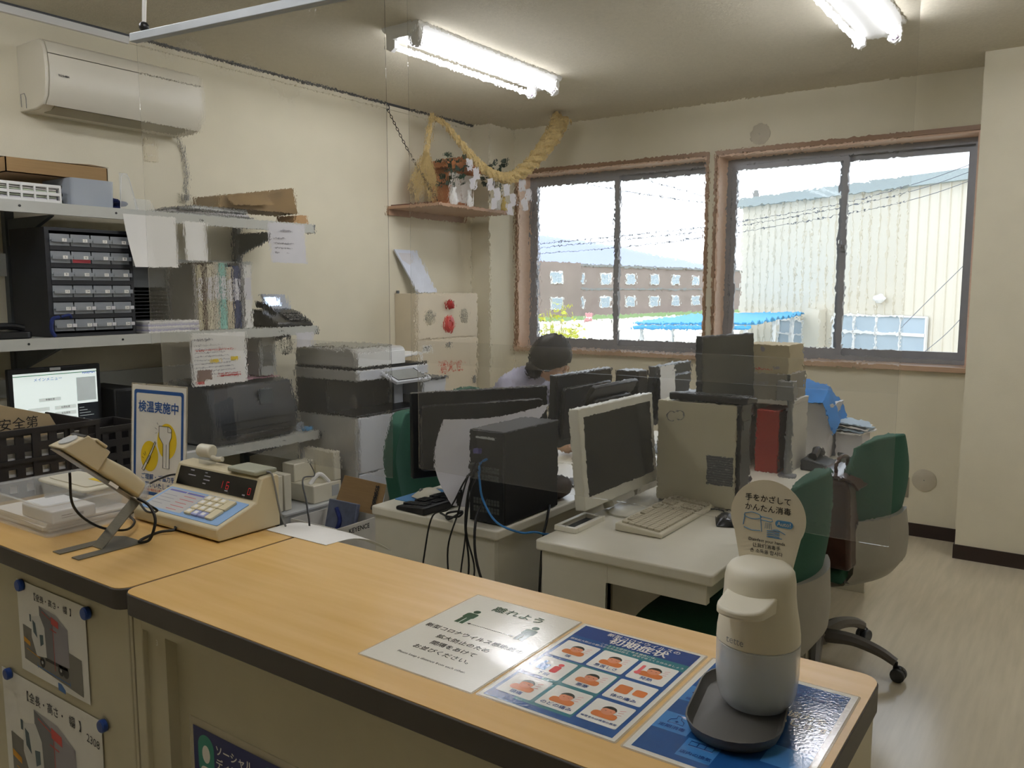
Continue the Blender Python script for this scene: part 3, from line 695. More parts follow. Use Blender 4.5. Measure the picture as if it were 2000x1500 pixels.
# ------------------------------------------------ counting terminal
t = thing('counting_terminal', 'beige counting terminal with keypad and red digits on the counter', 'terminal', (-1.86, 1.062, CT + .0008))
Wt = .327
prof = [(.006, .002), (0, .008), (0, .030), (.006, .033), (.106, .067), (.1245, .118), (.132, .1225), (.165, .1245), (.172, .120), (.172, .002)]
B().prism(prof, 0, Wt, 'x').o('case', BEIGE2, t, bevel=.003)
kT = FR((.0, .004, .0325), (1, 0, 0), (0, .100, .0341))
b = B(); b.T = kT; b.prism(rr(.012, .006, .315, .098, .003), 0, .0012); face = b.o('keypad_face', mat('pale_blue_panel', '#86a9d2', .4), t)
prt(face, kT, mat('grey_print_panel', '#b9b7b3', .5), [rect(.022, .014, .165, .092)], .0016, 'printed_table')
prt(face, kT, mat('violet_print', '#6667a8', .5), [rect(.026, .083, .092, .089), rect(.097, .083, .163, .089)], .002, 'printed_bars')
prt(face, kT, INKG, [rect(.026, .03 + i * .012, .07 + (i * 37 % 20) * .001, .0316 + i * .012) for i in range(4)], .002, 'printed_lines')
prt(face, kT, REDP, [rect(.10, .02 + i * .013, .14 + (i * 29 % 18) * .001, .0216 + i * .013) for i in range(5)], .002, 'printed_red_lines')
KEYC = mat('cream_keycap', '#d6cba6', .4); KEYB = mat('blue_keycap', '#9aa0c8', .4)
for r_ in range(4):
    for c_ in range(4):
        if r_ in (1, 3) and c_ == 3: continue
        kx = .178 + c_ * .0265; ky = .016 + r_ * .019; hh = .0175 if not (c_ == 3 and r_ in (0, 2)) else .036
        b = B(); b.T = kT; b.prism(rr(kx, ky, kx + .0245, ky + hh, .003), .0012, .0075)
        kk = b.o('keycap', KEYB if r_ == 0 and c_ in (1, 2) else KEYC, t, bevel=.001)
        if c_ < 3 or r_ == 3: prt(kk, kT, PAPER, [rr(kx + .006, ky + .0045, kx + .0185, ky + .0135, .001)], .0078, 'key_legend')
dT = FR((0, .1062, .0682), (1, 0, 0), (0, .0185, .0508))
b = B(); b.T = dT; b.prism(rr(.014, .004, .312, .049, .002), 0, .0008); dsp = b.o('display_window', mat('dark_display', '#0d0b0b', .12), t)
def seg7(x, y, d, k):
    on = {'1': 'bc', '0': 'abcdef', '6': 'acdefg', '4': 'bcfg'}[d]; w2, h2 = .010 * k, .018 * k; s_ = .0018 * k
    Q = {'a': ((0, h2), (w2, h2)), 'b': ((w2, h2 / 2), (w2, h2)), 'c': ((w2, 0), (w2, h2 / 2)), 'd': ((0, 0), (w2, 0)), 'e': ((0, 0), (0, h2 / 2)), 'f': ((0, h2 / 2), (0, h2)), 'g': ((0, h2 / 2), (w2, h2 / 2))}
    return [strip((x + Q[c][0][0], y + Q[c][0][1]), (x + Q[c][1][0], y + Q[c][1][1]), s_) for c in on]
prt(dsp, dT, LED, seg7(.184, .016, '1', .9) + seg7(.208, .016, '6', .9) + seg7(.290, .014, '0', .8), .0011, 'red_digits')
prt(dsp, dT, INKG, [rect(.06, .042, .075, .0445), rect(.055, .03, .085, .0325), rect(.118, .042, .128, .0445), rect(.118, .034, .142, .0365), rect(.118, .025, .142, .0275), rect(.118, .016, .13, .0185), rect(.206, .010, .218, .013), rect(.272, .009, .282, .012)], .0011, 'printed_legends')
# small camera and flat reader standing on the terminal
t = thing('web_camera', 'small cream camera on a clear block on the terminal top', 'camera', (-1.765, 1.205, CT + .1255))
bx(-.019, .019, -.012, .012, 0, .016).o('clear_block', ACRYL, t, smooth=False, bevel=.001)
B().cyl((-.022, -.004, .032), (.018, .004, .031), .0165, n=20).o('barrel', OFFW, t, bevel=.003)
B().cyl((-.0235, -.0045, .032), (-.0215, -.004, .032), .008, n=16).o('lens', BLACK, t)
B().tube(arc([(.008, 0, .02), (.03, .004, .014), (.052, .006, .016)], 5), .006, 10).o('neck', OFFW, t)
t = thing('card_reader', 'flat grey reader pad lying on the terminal beside the small camera', 'card reader', (-1.60, 1.212, CT + .1253))
B().prism(rr(-.056, -.031, .052, .031, .006), 0, .011).o('pad', mat('grey_green_plastic', '#9b9c88', .45), t, bevel=.003)
B().tube(arc([(.05, 0, .006), (.068, .0, .004), (.073, .003, -.02), (.080, .012, -.09), (.088, .02, -.123)], 6), .0022, 6).o('cord', MGREY, t)

# ------------------------------------------------ hand scanner on a bent steel stand
t = thing('scanner_stand', 'bent steel stand with forked base on the counter', 'stand', (-1.715, .90, CT + .0006))
poly = [(-.052, -.073), (-.022, -.073), (-.022, -.005), (.02, -.005), (.02, -.070), (.048, -.070), (.048, .075), (-.03, .075), (-.052, .06)]
B().prism(poly, 0, .002).o('base_plate', STEEL, t, smooth=False)
b = B()
def bar(b, p, q, hw, th):
    p = V(p); q = V(q); d_ = (q - p).normalized(); n_ = V((1, 0, 0)).cross(d_) * th / 2; x = V((hw, 0, 0))
    b.add([p - x - n_, p + x - n_, p + x + n_, p - x + n_, q - x - n_, q + x - n_, q + x + n_, q - x + n_], [(0, 3, 2, 1), (4, 5, 6, 7), (0, 1, 5, 4), (1, 2, 6, 5), (2, 3, 7, 6), (3, 0, 4, 7)])
bar(b, (-.001, -.004, .001), (.012, .078, .088), .020, .002); b.o('upright', STEEL, t, smooth=False)
b = B(); bar(b, (.012, .078, .088), (.012, -.085, .228), .020, .002); b.o('cradle', STEEL, t, smooth=False)
b = B(); b.T = FR((.0325, .0, .152), (0, -.758, .652), (0, .652, .758)); prt(t, FR((.0325, .02, .137), (0, .758, -.652), (0, .652, .758)), PAPER, [rect(-.012, -.003, .012, .004)], .0002, 'barcode_sticker')
t = thing('hand_scanner', 'beige hand-held scanner resting on the steel stand', 'scanner', (-1.703, .90, CT))
sT = FR((0, .077, .090), (0, -.758, .652), (1, 0, 0)); sT = sT @ Matrix.Scale(-1, 4, (0, 0, 1)) if sT.to_3x3().col[2].z < 0 else sT
def sloft(b, secs, n=20):
    vv = []
    for s_, hw, h0, h1 in secs:
        p = rr(-hw, h0, hw, h1, min(hw, (h1 - h0) / 2) * .5, 4); n = len(p); vv += [sT @ V((s_, x, z)) for x, z in p]
    k = len(secs)
    b.add(vv, [tuple(range(n - 1, -1, -1)), tuple(range((k - 1) * n, k * n))] + [(j * n + i, j * n + (i + 1) % n, (j + 1) * n + (i + 1) % n, (j + 1) * n + i) for j in range(k - 1) for i in range(n)])
b = B(); sloft(b, [(.004, .014, .006, .030), (.012, .021, .004, .041), (.06, .022, .004, .046), (.12, .020, .004, .040), (.14, .020, .004, .034)]); b.o('handle', BEIGE2, t)
b = B(); b.T = sT
b.add([(.125, -.030, .003), (.125, .030, .003), (.218, .030, .003), (.218, -.030, .003), (.125, -.026, .052), (.125, .026, .052), (.188, .028, .054), (.188, -.028, .054)], [(0, 3, 2, 1), (4, 5, 6, 7), (0, 1, 5, 4), (1, 2, 6, 5), (2, 3, 7, 6), (3, 0, 4, 7)])
b.o('head', BEIGE, t, bevel=.003)
nT = sT @ FR((.203, 0, .0285), (0, 1, 0), (-.03, 0, .051))
b = B(); b.T = nT if (nT.to_3x3().col[2].dot(sT.to_3x3() @ V((1, 0, .5)))) > 0 else nT @ Matrix.Rotation(PI, 4, 'Y'); lens_T = b.T
b.lathe([(.0185, .0), (.0185, .0026), (.0165, .003), (.001, .0018)], 24); b.o('lens', LGREY, t)
b = B(); b.T = lens_T; b.box(-.028, .028, .0195, .027, .0002, .0014); b.o('warning_label', BLACK, t, smooth=False)
b = B(); b.T = sT; b.box(.14, .17, -.030, .030, .052, .058); b.o('top_clip', BEIGE, t, bevel=.002)
tag(B().tube(arc([(-1.712, .845, 1.125), (-1.725, .855, 1.05), (-1.735, .905, .995), (-1.75, .975, .965), (-1.80, 1.03, .962), (-1.868, 1.06, .966), (-1.874, 1.14, .975), (-1.872, 1.22, .985)], 7), .0028, 7).o('scanner_cable', RUBBER), 'black cable hanging from the scanner head past the stand', 'cable')
tag(B().tube(arc([(-1.690, .978, 1.046), (-1.668, .990, 1.03), (-1.648, .990, 1.0), (-1.648, .975, .962), (-1.672, .965, .9545), (-1.69, .985, .954), (-1.70, 1.03, .956), (-1.675, 1.05, .96), (-1.70, 1.07, .962)], 7), .0032, 8).o('scanner_cable', RUBBER), 'thick black cable looping from the scanner handle onto the counter', 'cable')

tag(B().tube(arc([(-1.676, .986, 1.036), (-1.68, 1.015, 1.012), (-1.76, 1.035, .995), (-1.882, 1.09, 1.01), (-1.885, 1.17, 1.035), (-1.868, 1.225, 1.03)], 7), .0026, 7).o('scanner_cable', RUBBER), 'black cable arching from the scanner handle to the terminal', 'cable')
# ------------------------------------------------ thermometer sign
t = thing('temperature_sign', 'white and blue temperature check sign with thermometers', 'sign', (-1.965, 1.19, CT + .0008), math.radians(6))
tl = math.radians(4); sgT = FR((-.108, .0, .004), (1, 0, 0), (0, math.sin(tl), math.cos(tl)))
Ws, Hs = .216, .303
b = B(); b.T = sgT; b.prism(rr(0, 0, Ws, Hs, .003), -.0006, .0006); b.o('laminate', LFILM, t)
b = B(); b.T = sgT; b.prism(rr(.004, .004, Ws - .004, Hs - .004, .001), .0006, .0009); b.o('paper', LWHI, t)
bo = B(); bo.T = sgT
o_ = rr(.012, .012, Ws - .012, Hs - .016, .008, 4); i_ = rr(.021, .021, Ws - .021, Hs - .025, .005, 4); N = len(o_)
bo.add([(x, y, .0012) for x, y in o_] + [(x, y, .0012) for x, y in i_], [(i, (i + 1) % N, (i + 1) % N + N, i + N) for i in range(N)]); bo.o('blue_border', BLUEP, t, smooth=False)
text(t, sgT, '検温実施中', .0315, BLUEP, Ws / 2, .241, .0014, bold=.025)
prt(t, sgT, YEL, [disc(.075, .114, .034, .040, 32), disc(.142, .158, .037, .046, 32)], .0012, 'yellow_spots')
def outline(parent, T, pts, m, wd=.0007, closed=True, name='drawing', h=.0018):
    b = B(); b.T = T; b.tube([(x, y, h) for x, y in pts], wd, 5, closed); return b.o(name, m, parent)
gun = [(.112, .196), (.150, .196), (.160, .190), (.160, .17), (.152, .155), (.152, .088), (.128, .088), (.128, .150), (.112, .168)]
prt(t, sgT, LWHI, [gun], .0015, 'thermometer_gun'); outline(t, sgT, gun, INK)
outline(t, sgT, [(.146, .196), (.146, .182), (.160, .182)], INK, closed=False); outline(t, sgT, [(.14, .15), (.14, .09)], INK, .0005, False)
th_ = [(.046, .078), (.054, .074), (.088, .128), (.100, .152), (.096, .154), (.083, .132)]
prt(t, sgT, LWHI, [th_], .0015, 'thermometer_stick'); outline(t, sgT, th_, INK)
outline(t, sgT, [(.064, .098), (.070, .094), (.081, .112), (.075, .116)], INK, .0005)
for a in ((.098, .176, .104, .178), (.096, .19, .104, .187), (.104, .204, .108, .199), (.052, .12, .058, .114), (.058, .125, .061, .117), (.046, .11, .054, .107)): outline(t, sgT, [a[:2], a[2:]], INK, .0004, False)
text(t, sgT, 'ご理解・ご協力を', .0165, BLUEP, Ws / 2, .059, .0014, bold=.015)
text(t, sgT, 'お願いいたします', .0165, BLUEP, Ws / 2, .038, .0014, bold=.015)
text(t, sgT, '体温が高い場合は入場をお断りします', .0075, REDP, Ws / 2, .0255, .0014, bold=.01)
b = B(); b.T = FR((0, .040, .001), (1, 0, 0), (0, -.02, .20)); b.box(-.02, .02, 0, .20, -.001, .001); b.o('easel_leg', ACRYL, t, smooth=False)

# ------------------------------------------------ frosted tray with lidded box
t = thing('plastic_tray', 'frosted clear plastic tray on the counter beside the scanner', 'tray', (-2.187, .862, CT + .0006))
def opentub(b, w_, d_, h_, th, fl=.0, zb=0):
    lo, li = rr(fl, fl, w_ - fl, d_ - fl, .012), rr(fl + th, fl + th, w_ - fl - th, d_ - fl - th, .010); uo, ui = rr(0, 0, w_, d_, .014), rr(th, th, w_ - th, d_ - th, .012); N = len(lo)
    R = [[(x, y, zb) for x, y in lo], [(x, y, zb + h_) for x, y in uo], [(x, y, zb + h_) for x, y in ui], [(x, y, zb + th) for x, y in li]]
    b.add([p for r_ in R for p in r_], [tuple(range(N - 1, -1, -1)), tuple(range(3 * N, 4 * N))] + [(k * N + i, k * N + (i + 1) % N, (k + 1) * N + (i + 1) % N, (k + 1) * N + i) for k in range(3) for i in range(N)])
b = B(); opentub(b, .32, .255, .074, .0028, .006); b.o('shell', CLEAR, t)
b = B(); b.tube([(x, y, .074) for x, y in rr(0, 0, .32, .255, .014)], .0032, 6, True); b.o('rim', CLEAR, t)
t = thing('paper_pile', 'loose white papers lying in the frosted tray', 'papers', (-2.177, .873, CT + .004))
for i in range(5):
    b = B(); b.T = Matrix.Translation((.14 + random.uniform(-.006, .006), .11, .0004 + i * .0042)) @ Matrix.Rotation(random.uniform(-.05, .05), 4, 'Z'); b.prism(rect(-.13, -.1, .13, .1), 0, .0036); b.o('sheet', PAPER, t, smooth=False)
t = thing('slip_holder', 'white printed slip case along the edge of the frosted tray', 'case', (-2.027, .885, CT + .026))
bx(0, .145, 0, .10, 0, .03).o('case', WHITE, t, smooth=False, bevel=.004)
prt(t, FR((.1452, 0, 0), (0, 1, 0), (0, 0, 1)), INKG, [rect(.02, .016, .045, .018), rect(.02, .011, .055, .0125), rect(.06, .011, .07, .018)], .0004, 'printed_lines')
t = thing('lidded_box', 'cream lidded food box standing in the frosted tray', 'box', (-2.167, .99, CT + .026))
b = B(); opentub(b, .225, .105, .042, .002, .006); b.o('tub', CLEAR, t)
B().prism(rr(-.003, -.003, .228, .108, .014), .042, .050).o('lid', OFFW, t, bevel=.003)
B().prism(rr(.02, .015, .205, .09, .012), .050, .0535).o('lid_panel', OFFW, t, bevel=.001)
bx(.13, .19, .06, .073, .0536, .0540).o('yellow_label', YEL, t, smooth=False)

# ------------------------------------------------ black ventilated crate with a card folder
t = thing('mesh_crate', 'black plastic crate with square holes at the counter end', 'crate', (-2.30, .84, CT + .0008))
CR = mat('crate_black', '#1d1a1a', .55)
def holed(b, y0, y1, z0, z1, rows, cols, hole, x0=-.006, x1=0):
    ry = (y1 - y0) / cols; rz = (z1 - z0) / rows
    for r_ in range(rows + 1):
        za = z0 if r_ == 0 else z0 + r_ * rz - (rz - hole) / 2; zb_ = z1 if r_ == rows else z0 + r_ * rz + (rz - hole) / 2
        b.box(x0, x1, y0, y1, za, zb_)
    for c_ in range(cols + 1):
        ya = y0 if c_ == 0 else y0 + c_ * ry - (ry - hole) / 2; yb_ = y1 if c_ == cols else y0 + c_ * ry + (ry - hole) / 2
        for r_ in range(rows): b.box(x0, x1, ya, yb_, z0 + r_ * rz + (rz - hole) / 2, z0 + (r_ + 1) * rz - (rz - hole) / 2)
b = B(); holed(b, 0, .385, .004, .176, 4, 9, .021); b.o('side_panel', CR, t, smooth=False)
b = B()
for y in (.0, .1, .2, .3, .372): b.box(0, .006, y, y + .012, .004, .18)
b.box(-.002, .008, -.002, .387, .170, .184); b.box(-.002, .007, -.002, .387, .094, .104); b.o('rib', CR, t, smooth=False)
b = B(); holed(b, 0, .385, .004, .176, 4, 9, .0165, -.302, -.296); b.o('side_panel', CR, t, smooth=False)
bx(-.296, -.006, 0, .006, .004, .18).o('end_panel', CR, t, smooth=False); bx(-.296, -.006, .379, .385, .004, .18).o('end_panel', CR, t, smooth=False)
bx(-.302, 0, 0, .385, 0, .004).o('bottom', CR, t, smooth=False)
t = thing('small_crate', 'lower black holed crate behind the first crate', 'crate', (-2.36, 1.235, .92))
b = B(); holed(b, 0, .20, .004, .17, 4, 5, .021); b.box(-.002, .006, -.002, .202, .166, .18); b.o('side_panel', CR, t, smooth=False)
b = B(); b.T = FR((-.2, .0, 0), (0, 1, 0), (-1, 0, 0)); bx(-.24, -.006, 0, .005, .004, .17).o('end_panel', CR, t, smooth=False); bx(-.24, -.006, .195, .2, .004, .17).o('end_panel', CR, t, smooth=False); bx(-.24, -.235, 0, .2, .004, .17).o('side_panel', CR, t, smooth=False); bx(-.24, 0, 0, .2, 0, .004).o('bottom', CR, t, smooth=False)
struct_cab = thing('low_cabinet', 'grey low cabinet behind the counter carrying the small crate', 'cabinet', (-2.66, 1.232, 0))
bx(0, .42, 0, .32, .04, .92).o('body', SHELFM, struct_cab, smooth=False); bx(.02, .40, .02, .30, 0, .04).o('plinth', BROWN, struct_cab, smooth=False)
t = thing('card_folder', 'tan cardboard folder with handwritten safety title in the crate', 'folder', (-2.35, .86, CT + .006))
b = B(); b.prism([(0, 0), (.262, 0), (.262, .172), (.246, .205), (.12, .245), (0, .262)], 0, .02, 'x'); b.o('card', mat('tan_folder', '#a79472', .75), t, bevel=.001)
text(t, FR((.0204, .165, .188), (0, 1, 0), (0, 0, 1)), '安全第', .034, INK, h=.0004, align='CENTER')
t = thing('envelope_bundle', 'white envelopes standing just inside the black crate', 'envelopes', (-2.328, .86, CT + .006))
for k in range(2): bx(k * .008, k * .008 + .007, .02 * k, .32, 0, .15 - .02 * k).o('envelope', PAPER, t, smooth=False)
# pink slips inside the crate
t = thing('pink_slips', 'stack of pink slips inside the black crate', 'papers', (-2.43, .87, CT + .006))
for i in range(4): bx(-.05 + .003 * i, .05, 0, .26, i * .016, i * .016 + .014).o('slip_bundle', mat('pink_slip', '#d9a59a', .8), t, smooth=False)
# papers over the joint of the counters
t = thing('loose_paper', 'white paper sheets hanging over the back edge at the counter joint', 'papers', (-1.50, 1.19, CT))
b = B(); b.sheet(lambda u, v: (-.03 + u * .20, v * .20, .0012 - max(0, v - .25) ** 2 * .10 - .02 * max(0, u - .6) * v), 10, 12, .001); b.o('sheet', PAPER, t)
tag(B().tube(arc([(-1.50, 1.275, .004), (-1.49, 1.275, .5), aty(606, 1070, 1.28), aty(600, 990, 1.29), aty(592, 935, 1.5), (-2.4, 2.1, .80), (-3.40, 2.93, .60)], 7), .0022, 6).o('thin_cable', RUBBER), 'thin black wire rising behind the counter towards the label printer', 'cable')

# ================================================================== CLEAR VINYL SCREENS
YS = 1.252
def vinyl(name, label, x0, x1, z0, ztl, ztr, m, y):
    b = B(); wv = random.uniform(0, 6)
    def fn(u, v):
        x = x0 + (x1 - x0) * u; zt = ztl + (ztr - ztl) * u
        return (x, y + .004 * math.sin(9 * u + wv) * (1 - .4 * v) + .0015 * math.sin(25 * u + 3 * v), z0 + (zt - z0) * v)
    b.sheet(fn, 48, 24, .0008)
    return tag(b.o(name, m), label, 'vinyl sheet')
vinyl('vinyl_sheet', 'clear vinyl curtain hanging from the visible white bar', -2.062, -1.19, 1.355, 2.14, 2.095, VINYL, YS)
vinyl('vinyl_sheet', 'clear vinyl curtain in front of the windows', -1.13, -.218, 1.355, 2.2, 2.2, VINYL, YS)
vinyl('vinyl_extension', 'hazy vinyl strip lengthening the curtain before the copier', -2.03, -1.195, 1.104, 1.388, 1.388, VINYLH, YS + .009)
vinyl('vinyl_extension', 'hazy vinyl strip lengthening the curtain before the monitors', -1.126, -.222, 1.133, 1.398, 1.398, VINYLH, YS + .009)
for x0, z0, x1, z1, lab in ((-2.075, 2.142, -1.175, 2.094, 'white curtain bar hung by white cords from the ceiling'), (-1.145, 2.2, -.205, 2.2, 'white curtain bar above the window side vinyl')):
    L_ = V((x1 - x0, 0, z1 - z0)).length
    t = thing('curtain_bar', lab, 'bar', (x0, YS, z0)); t.rotation_euler = (0, -math.atan2(z1 - z0, x1 - x0), 0)
    bx(0, L_, -.011, .011, -.009, .012).o('rail', mat('bar_white', '#b9c0c4', .4), t, bevel=.002)
    for xx in (.05, L_ - .05):
        k = B().ball((xx, 0, .024), .013, 10).o('cord_stop', BLACK, t)
        b = B(); b.tube([(xx - .004, 0, .022), (xx + .012, .01, ZC - z0 - .002)], .003, 6); b.tube([(xx + .004, 0, .022), (xx + .026, .012, ZC - z0 - .002)], .003, 6); b.o('cord', PAPER, k)

# ================================================================== LEFT WALL: AIR CONDITIONER, PLATES
t = thing('air_conditioner', 'white wall-mounted air conditioner above the metal shelves', 'air conditioner', (XL, 1.855, 2.29))
W_ = .775
ACW = mat('aircon_white', '#d9d4c4', .35, var=.01)
prof = [(.0, .0), (.15, 0), (.205, .012), (.235, .05), (.248, .11), (.25, .17), (.243, .23), (.225, .272), (.205, .285), (0, .285)]
b = B(); b.prism(prof, .012, W_ - .012, 'x') if False else None
b = B(); b.T = Matrix(((0, 1, 0, 0), (1, 0, 0, 0), (0, 0, 1, 0), (0, 0, 0, 1)))
def acp(b, pr, a, c):
    n = len(pr); b.T = Matrix(); b.add([(x, a, z) for x, z in pr] + [(x, c, z) for x, z in pr], [tuple(range(n)), tuple(range(2 * n - 1, n - 1, -1))] + [(i, i + n, (i + 1) % n + n, (i + 1) % n) for i in range(n)])
b = B(); acp(b, [(x * .985, z) for x, z in prof], .0, .016); b.o('end_cap', ACW, t, bevel=.004); b = B(); acp(b, [(x * .985, z) for x, z in prof], W_ - .016, W_); b.o('end_cap', ACW, t, bevel=.004)
b = B(); acp(b, [(0, .0), (.15, .0), (.19, .02), (.20, .25), (.19, .275), (0, .275)], .016, W_ - .016); b.o('body', ACW, t)
b = B(); acp(b, [(.19, .018), (.205, .012), (.235, .05), (.248, .11), (.25, .17), (.244, .222), (.23, .222), (.23, .1), (.2, .03)], .017, W_ - .017); b.o('front_panel', ACW, t)
b = B(); acp(b, [(.2, .226), (.243, .226), (.225, .272), (.205, .285), (0, .285), (0, .28), (.19, .276)], .017, W_ - .017); b.o('top_panel', ACW, t)
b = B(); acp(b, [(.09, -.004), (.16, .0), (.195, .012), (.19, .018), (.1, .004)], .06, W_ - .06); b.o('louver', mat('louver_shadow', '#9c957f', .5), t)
b = B(); b.tube([(.018, -.001, .02), (.018, -.001, .075), (.05, -.001, .075), (.062, -.001, .055), (.062, -.001, .01)], .0018, 6); b.o('knockout', MGREY, t)
text(t, FR((.2515, .075, .135), (0, 1, 0), (0, 0, 1)), 'TOSHIBA', .012, INK, h=.0006, bold=.03)
t = thing('wall_plate', 'beige blank plate on the wall below the air conditioner', 'wall plate', (XL, 2.44, 2.15))
bx(0, .008, 0, .068, 0, .118).o('plate', BEIGE2, t, bevel=.002); b = B(); b.cyl((.008, .034, .085), (.0095, .034, .085), .004); b.cyl((.008, .034, .03), (.0095, .034, .03), .004); b.o('screw', CHROME, t)
tag(B().tube(arc([(XL + .05, 2.60, 2.29), (XL + .012, 2.65, 2.25), (XL + .012, 2.675, 2.12), (XL + .012, 2.665, 2.03), (XL + .03, 2.66, 2.0)], 6), .006, 8).o('aircon_cable', MGREY), 'grey cable hanging from the air conditioner to the wall socket', 'cable')
t = thing('wall_socket', 'small wall socket at the end of the air conditioner cable', 'socket', (XL, 2.63, 1.96)); bx(0, .012, 0, .05, 0, .05).o('plate', OFFW, t, bevel=.002); bx(.012, .04, .015, .04, .01, .04).o('plug', MGREY, t, bevel=.003)
for px, py, lab in ((1805, 938, 'round grey blanking cap low on the wall under the window'), (1485, 262, 'round grey blanking cap on the wall above the windows')):
    p = aty(px, py, YB); t = thing('round_cap', lab, 'wall cap', (p.x, YB, p.z)); b = B(); b.T = FR((0, 0, 0), (1, 0, 0), (0, 0, 1)); b.lathe([(.068, 0), (.068, .004), (.062, .007), (.001, .007)], 32); b.o('disc', mat('cap_grey', '#bdb5a2', .6), t); b = B(); b.T = FR((0, -.007, 0), (1, 0, 0), (0, 0, 1)); b.lathe([(.004, 0), (.003, .001)], 10); b.o('screw', MGREY, t)
t = thing('wall_outlet', 'metal wall outlet with black plug behind the green chair', 'outlet', (-.945, YB, .235))
bx(0, .075, -.008, 0, 0, .125).o('plate', mat('outlet_plate', '#8f8a78', .4), t, bevel=.002); bx(.015, .05, -.035, -.008, .06, .09).o('plug', BLACK, t, bevel=.004); bx(.015, .05, -.02, -.008, .02, .04).o('plug', DGREY, t, bevel=.003)

# ================================================================== METAL SHELVES
SX, SY0, SY1 = -3.55, .75, 3.15
t = thing('shelf_rack', 'grey steel wall shelving with three long shelves', 'shelf', (XL, 0, 0))
for z in (1.855, 1.30, .71):
    bx(.04, .45, SY0, SY1, z - .006, z).o('shelf_board', SHELFM, t, smooth=False)
    b = B(); b.box(.444, .452, SY0, SY1, z - .045, z + .002); b.box(.43, .444, SY0, SY1, z - .045, z - .04); b.o('front_lip', SHELFM, t, smooth=False)
    bx(.40, .453, SY1, SY1 + .012, z - .046, z - .002).o('end_cap', SHELFD, t, smooth=False)
    for y in (.9, 1.75, 2.95): B().prism([(.04, z - .045), (.04, z - .16), (.07, z - .16), (.42, z - .05), (.42, z - .045)], y, y + .018, 'y').o('bracket', SHELFD, t, smooth=False)
    b = B()
    for y in (1.62, 2.02, 2.45, 2.9): b.cyl((.452, y, z - .02), (.4535, y, z - .02), .005, n=10)
    q = b.o('bolt_holes', BLACK, t)
for y in (.90, 1.75, 2.95): bx(.008, .045, y - .01, y + .028, 0.0, 1.9).o('upright', SHELFD, t, smooth=False)
bx(.008, .03, SY0, SY1 - .1, 1.56, 1.66).o('back_brace', SHELFM, t, smooth=False)
bx(.008, .03, SY0, SY1 - .1, 1.02, 1.10).o('back_brace', SHELFM, t, smooth=False)
ZT, ZM, ZB = 1.8572, 1.3022, .7122
# ---- top shelf
t = thing('shallow_carton', 'open shallow brown carton with raised flap on the top shelf', 'carton', (-3.93, 1.60, ZT + .113))
b = B(); b.box(0, .33, 0, .42, 0, .004); b.box(0, .004, 0, .42, 0, .06); b.box(.326, .33, 0, .42, 0, .06); b.box(0, .33, 0, .004, 0, .06); b.box(0, .33, .416, .42, 0, .06); b.o('tray', CARD, t, smooth=False)
b = B(); b.add([(.30, 0, .061), (.33, .43, .061), (.10, .47, .10), (.0, 0, .085)], [(0, 1, 2, 3)]); b.add([(.30, 0, .064), (.33, .43, .064), (.10, .47, .103), (.0, 0, .088)], [(3, 2, 1, 0)]); b.o('flap', CARD, t, smooth=False)
t = thing('basket', 'white slotted plastic basket full of envelopes on the top shelf', 'basket', (-3.92, 1.38, ZT))
b = B(); b.box(0, .355, 0, .42, 0, .004)
for z in (.0, .03, .062): b.box(.35, .356, 0, .42, z, z + .012); b.box(0, .356, .414, .42, z, z + .012); b.box(0, .006, 0, .42, z, z + .012)
for k in range(9): b.box(.35, .357, k * .051, k * .051 + .007, 0, .072)
for k in range(7): b.box(k * .055, k * .055 + .007, .414, .421, 0, .072)
b.o('frame', WHITE, t, smooth=False)
t = thing('envelope_pile', 'pile of envelopes inside the white slotted basket', 'papers', (-3.905, 1.39, ZT + .005))
for i in range(8):
    b = B(); b.sheet(lambda u, v: (.01 + u * .32, v * .39, .003 + i * .0075 + .02 * (1 - v) ** 2 * (i / 8)), 3, 8, .005); b.o('envelope', [PAPER, PAPERG, mat('pale_green_paper', '#c3cdb4', .8)][i % 3], t)
t = thing('plastic_box', 'translucent blue-grey plastic box on the top shelf', 'box', (-3.80, 1.83, ZT))
b = B(); b.T = Matrix.Rotation(0, 4, 'Z'); opentub(b, .25, .19, .112, .0025, .004); b.o('shell', CLEARB, t)
t = thing('white_clip', 'white plastic fitting lying inside the translucent box', 'fitting', (-3.62, 1.90, ZT + .004)); b = B(); b.tube([(0, 0, .012), (.0, .03, .02), (0, .05, .012)], .009, 8); b.o('body', WHITE, t); bx(-.012, .012, .02, .036, .0, .026).o('jaw', WHITE, t, bevel=.003)
t = thing('blue_net', 'crumpled dark blue net bag on the top shelf', 'net bag', (-3.70, 2.075, ZT))
b = B()
for i in range(26):
    c = V((random.uniform(-.05, .05), random.uniform(-.05, .07), random.uniform(.014, .05))); b.ball(c, (random.uniform(.015, .03), random.uniform(.015, .03), random.uniform(.01, .014)), 8)
b.o('net', NAVY, t)
t = thing('acrylic_stand', 'clear bent acrylic card stand on the top shelf', 'stand', (-3.60, 2.07, ZT + .0005))
b = B(); b.sheet(lambda u, v: (-.0 - .03 * v, .0 + u * .085 * (1 - .55 * v) + .02 * v, v * .165), 8, 10, .004); b.o('front_sheet', ACRYL, t)
outline(t, FR((.002, 0, 0), (0, 1, 0), (-.03, 0, .165)), [(0, .002), (.085, .002), (.062, .150), (.052, .165), (.036, .165), (.026, .150)], WHITE, .0016, True, 'bright_rim', 0)
t = thing('acrylic_stand', 'second low clear acrylic stand beside the magazines', 'stand', (-3.64, 2.17, ZT + .0005))
b = B(); b.sheet(lambda u, v: (-.02 * v, u * .10 * (1 - .2 * v), v * .06), 6, 6, .003); b.o('front_sheet', ACRYL, t)
t = thing('magazine_stack', 'untidy stack of grey magazines on the top shelf', 'magazines', (-3.74, 2.58, ZT))
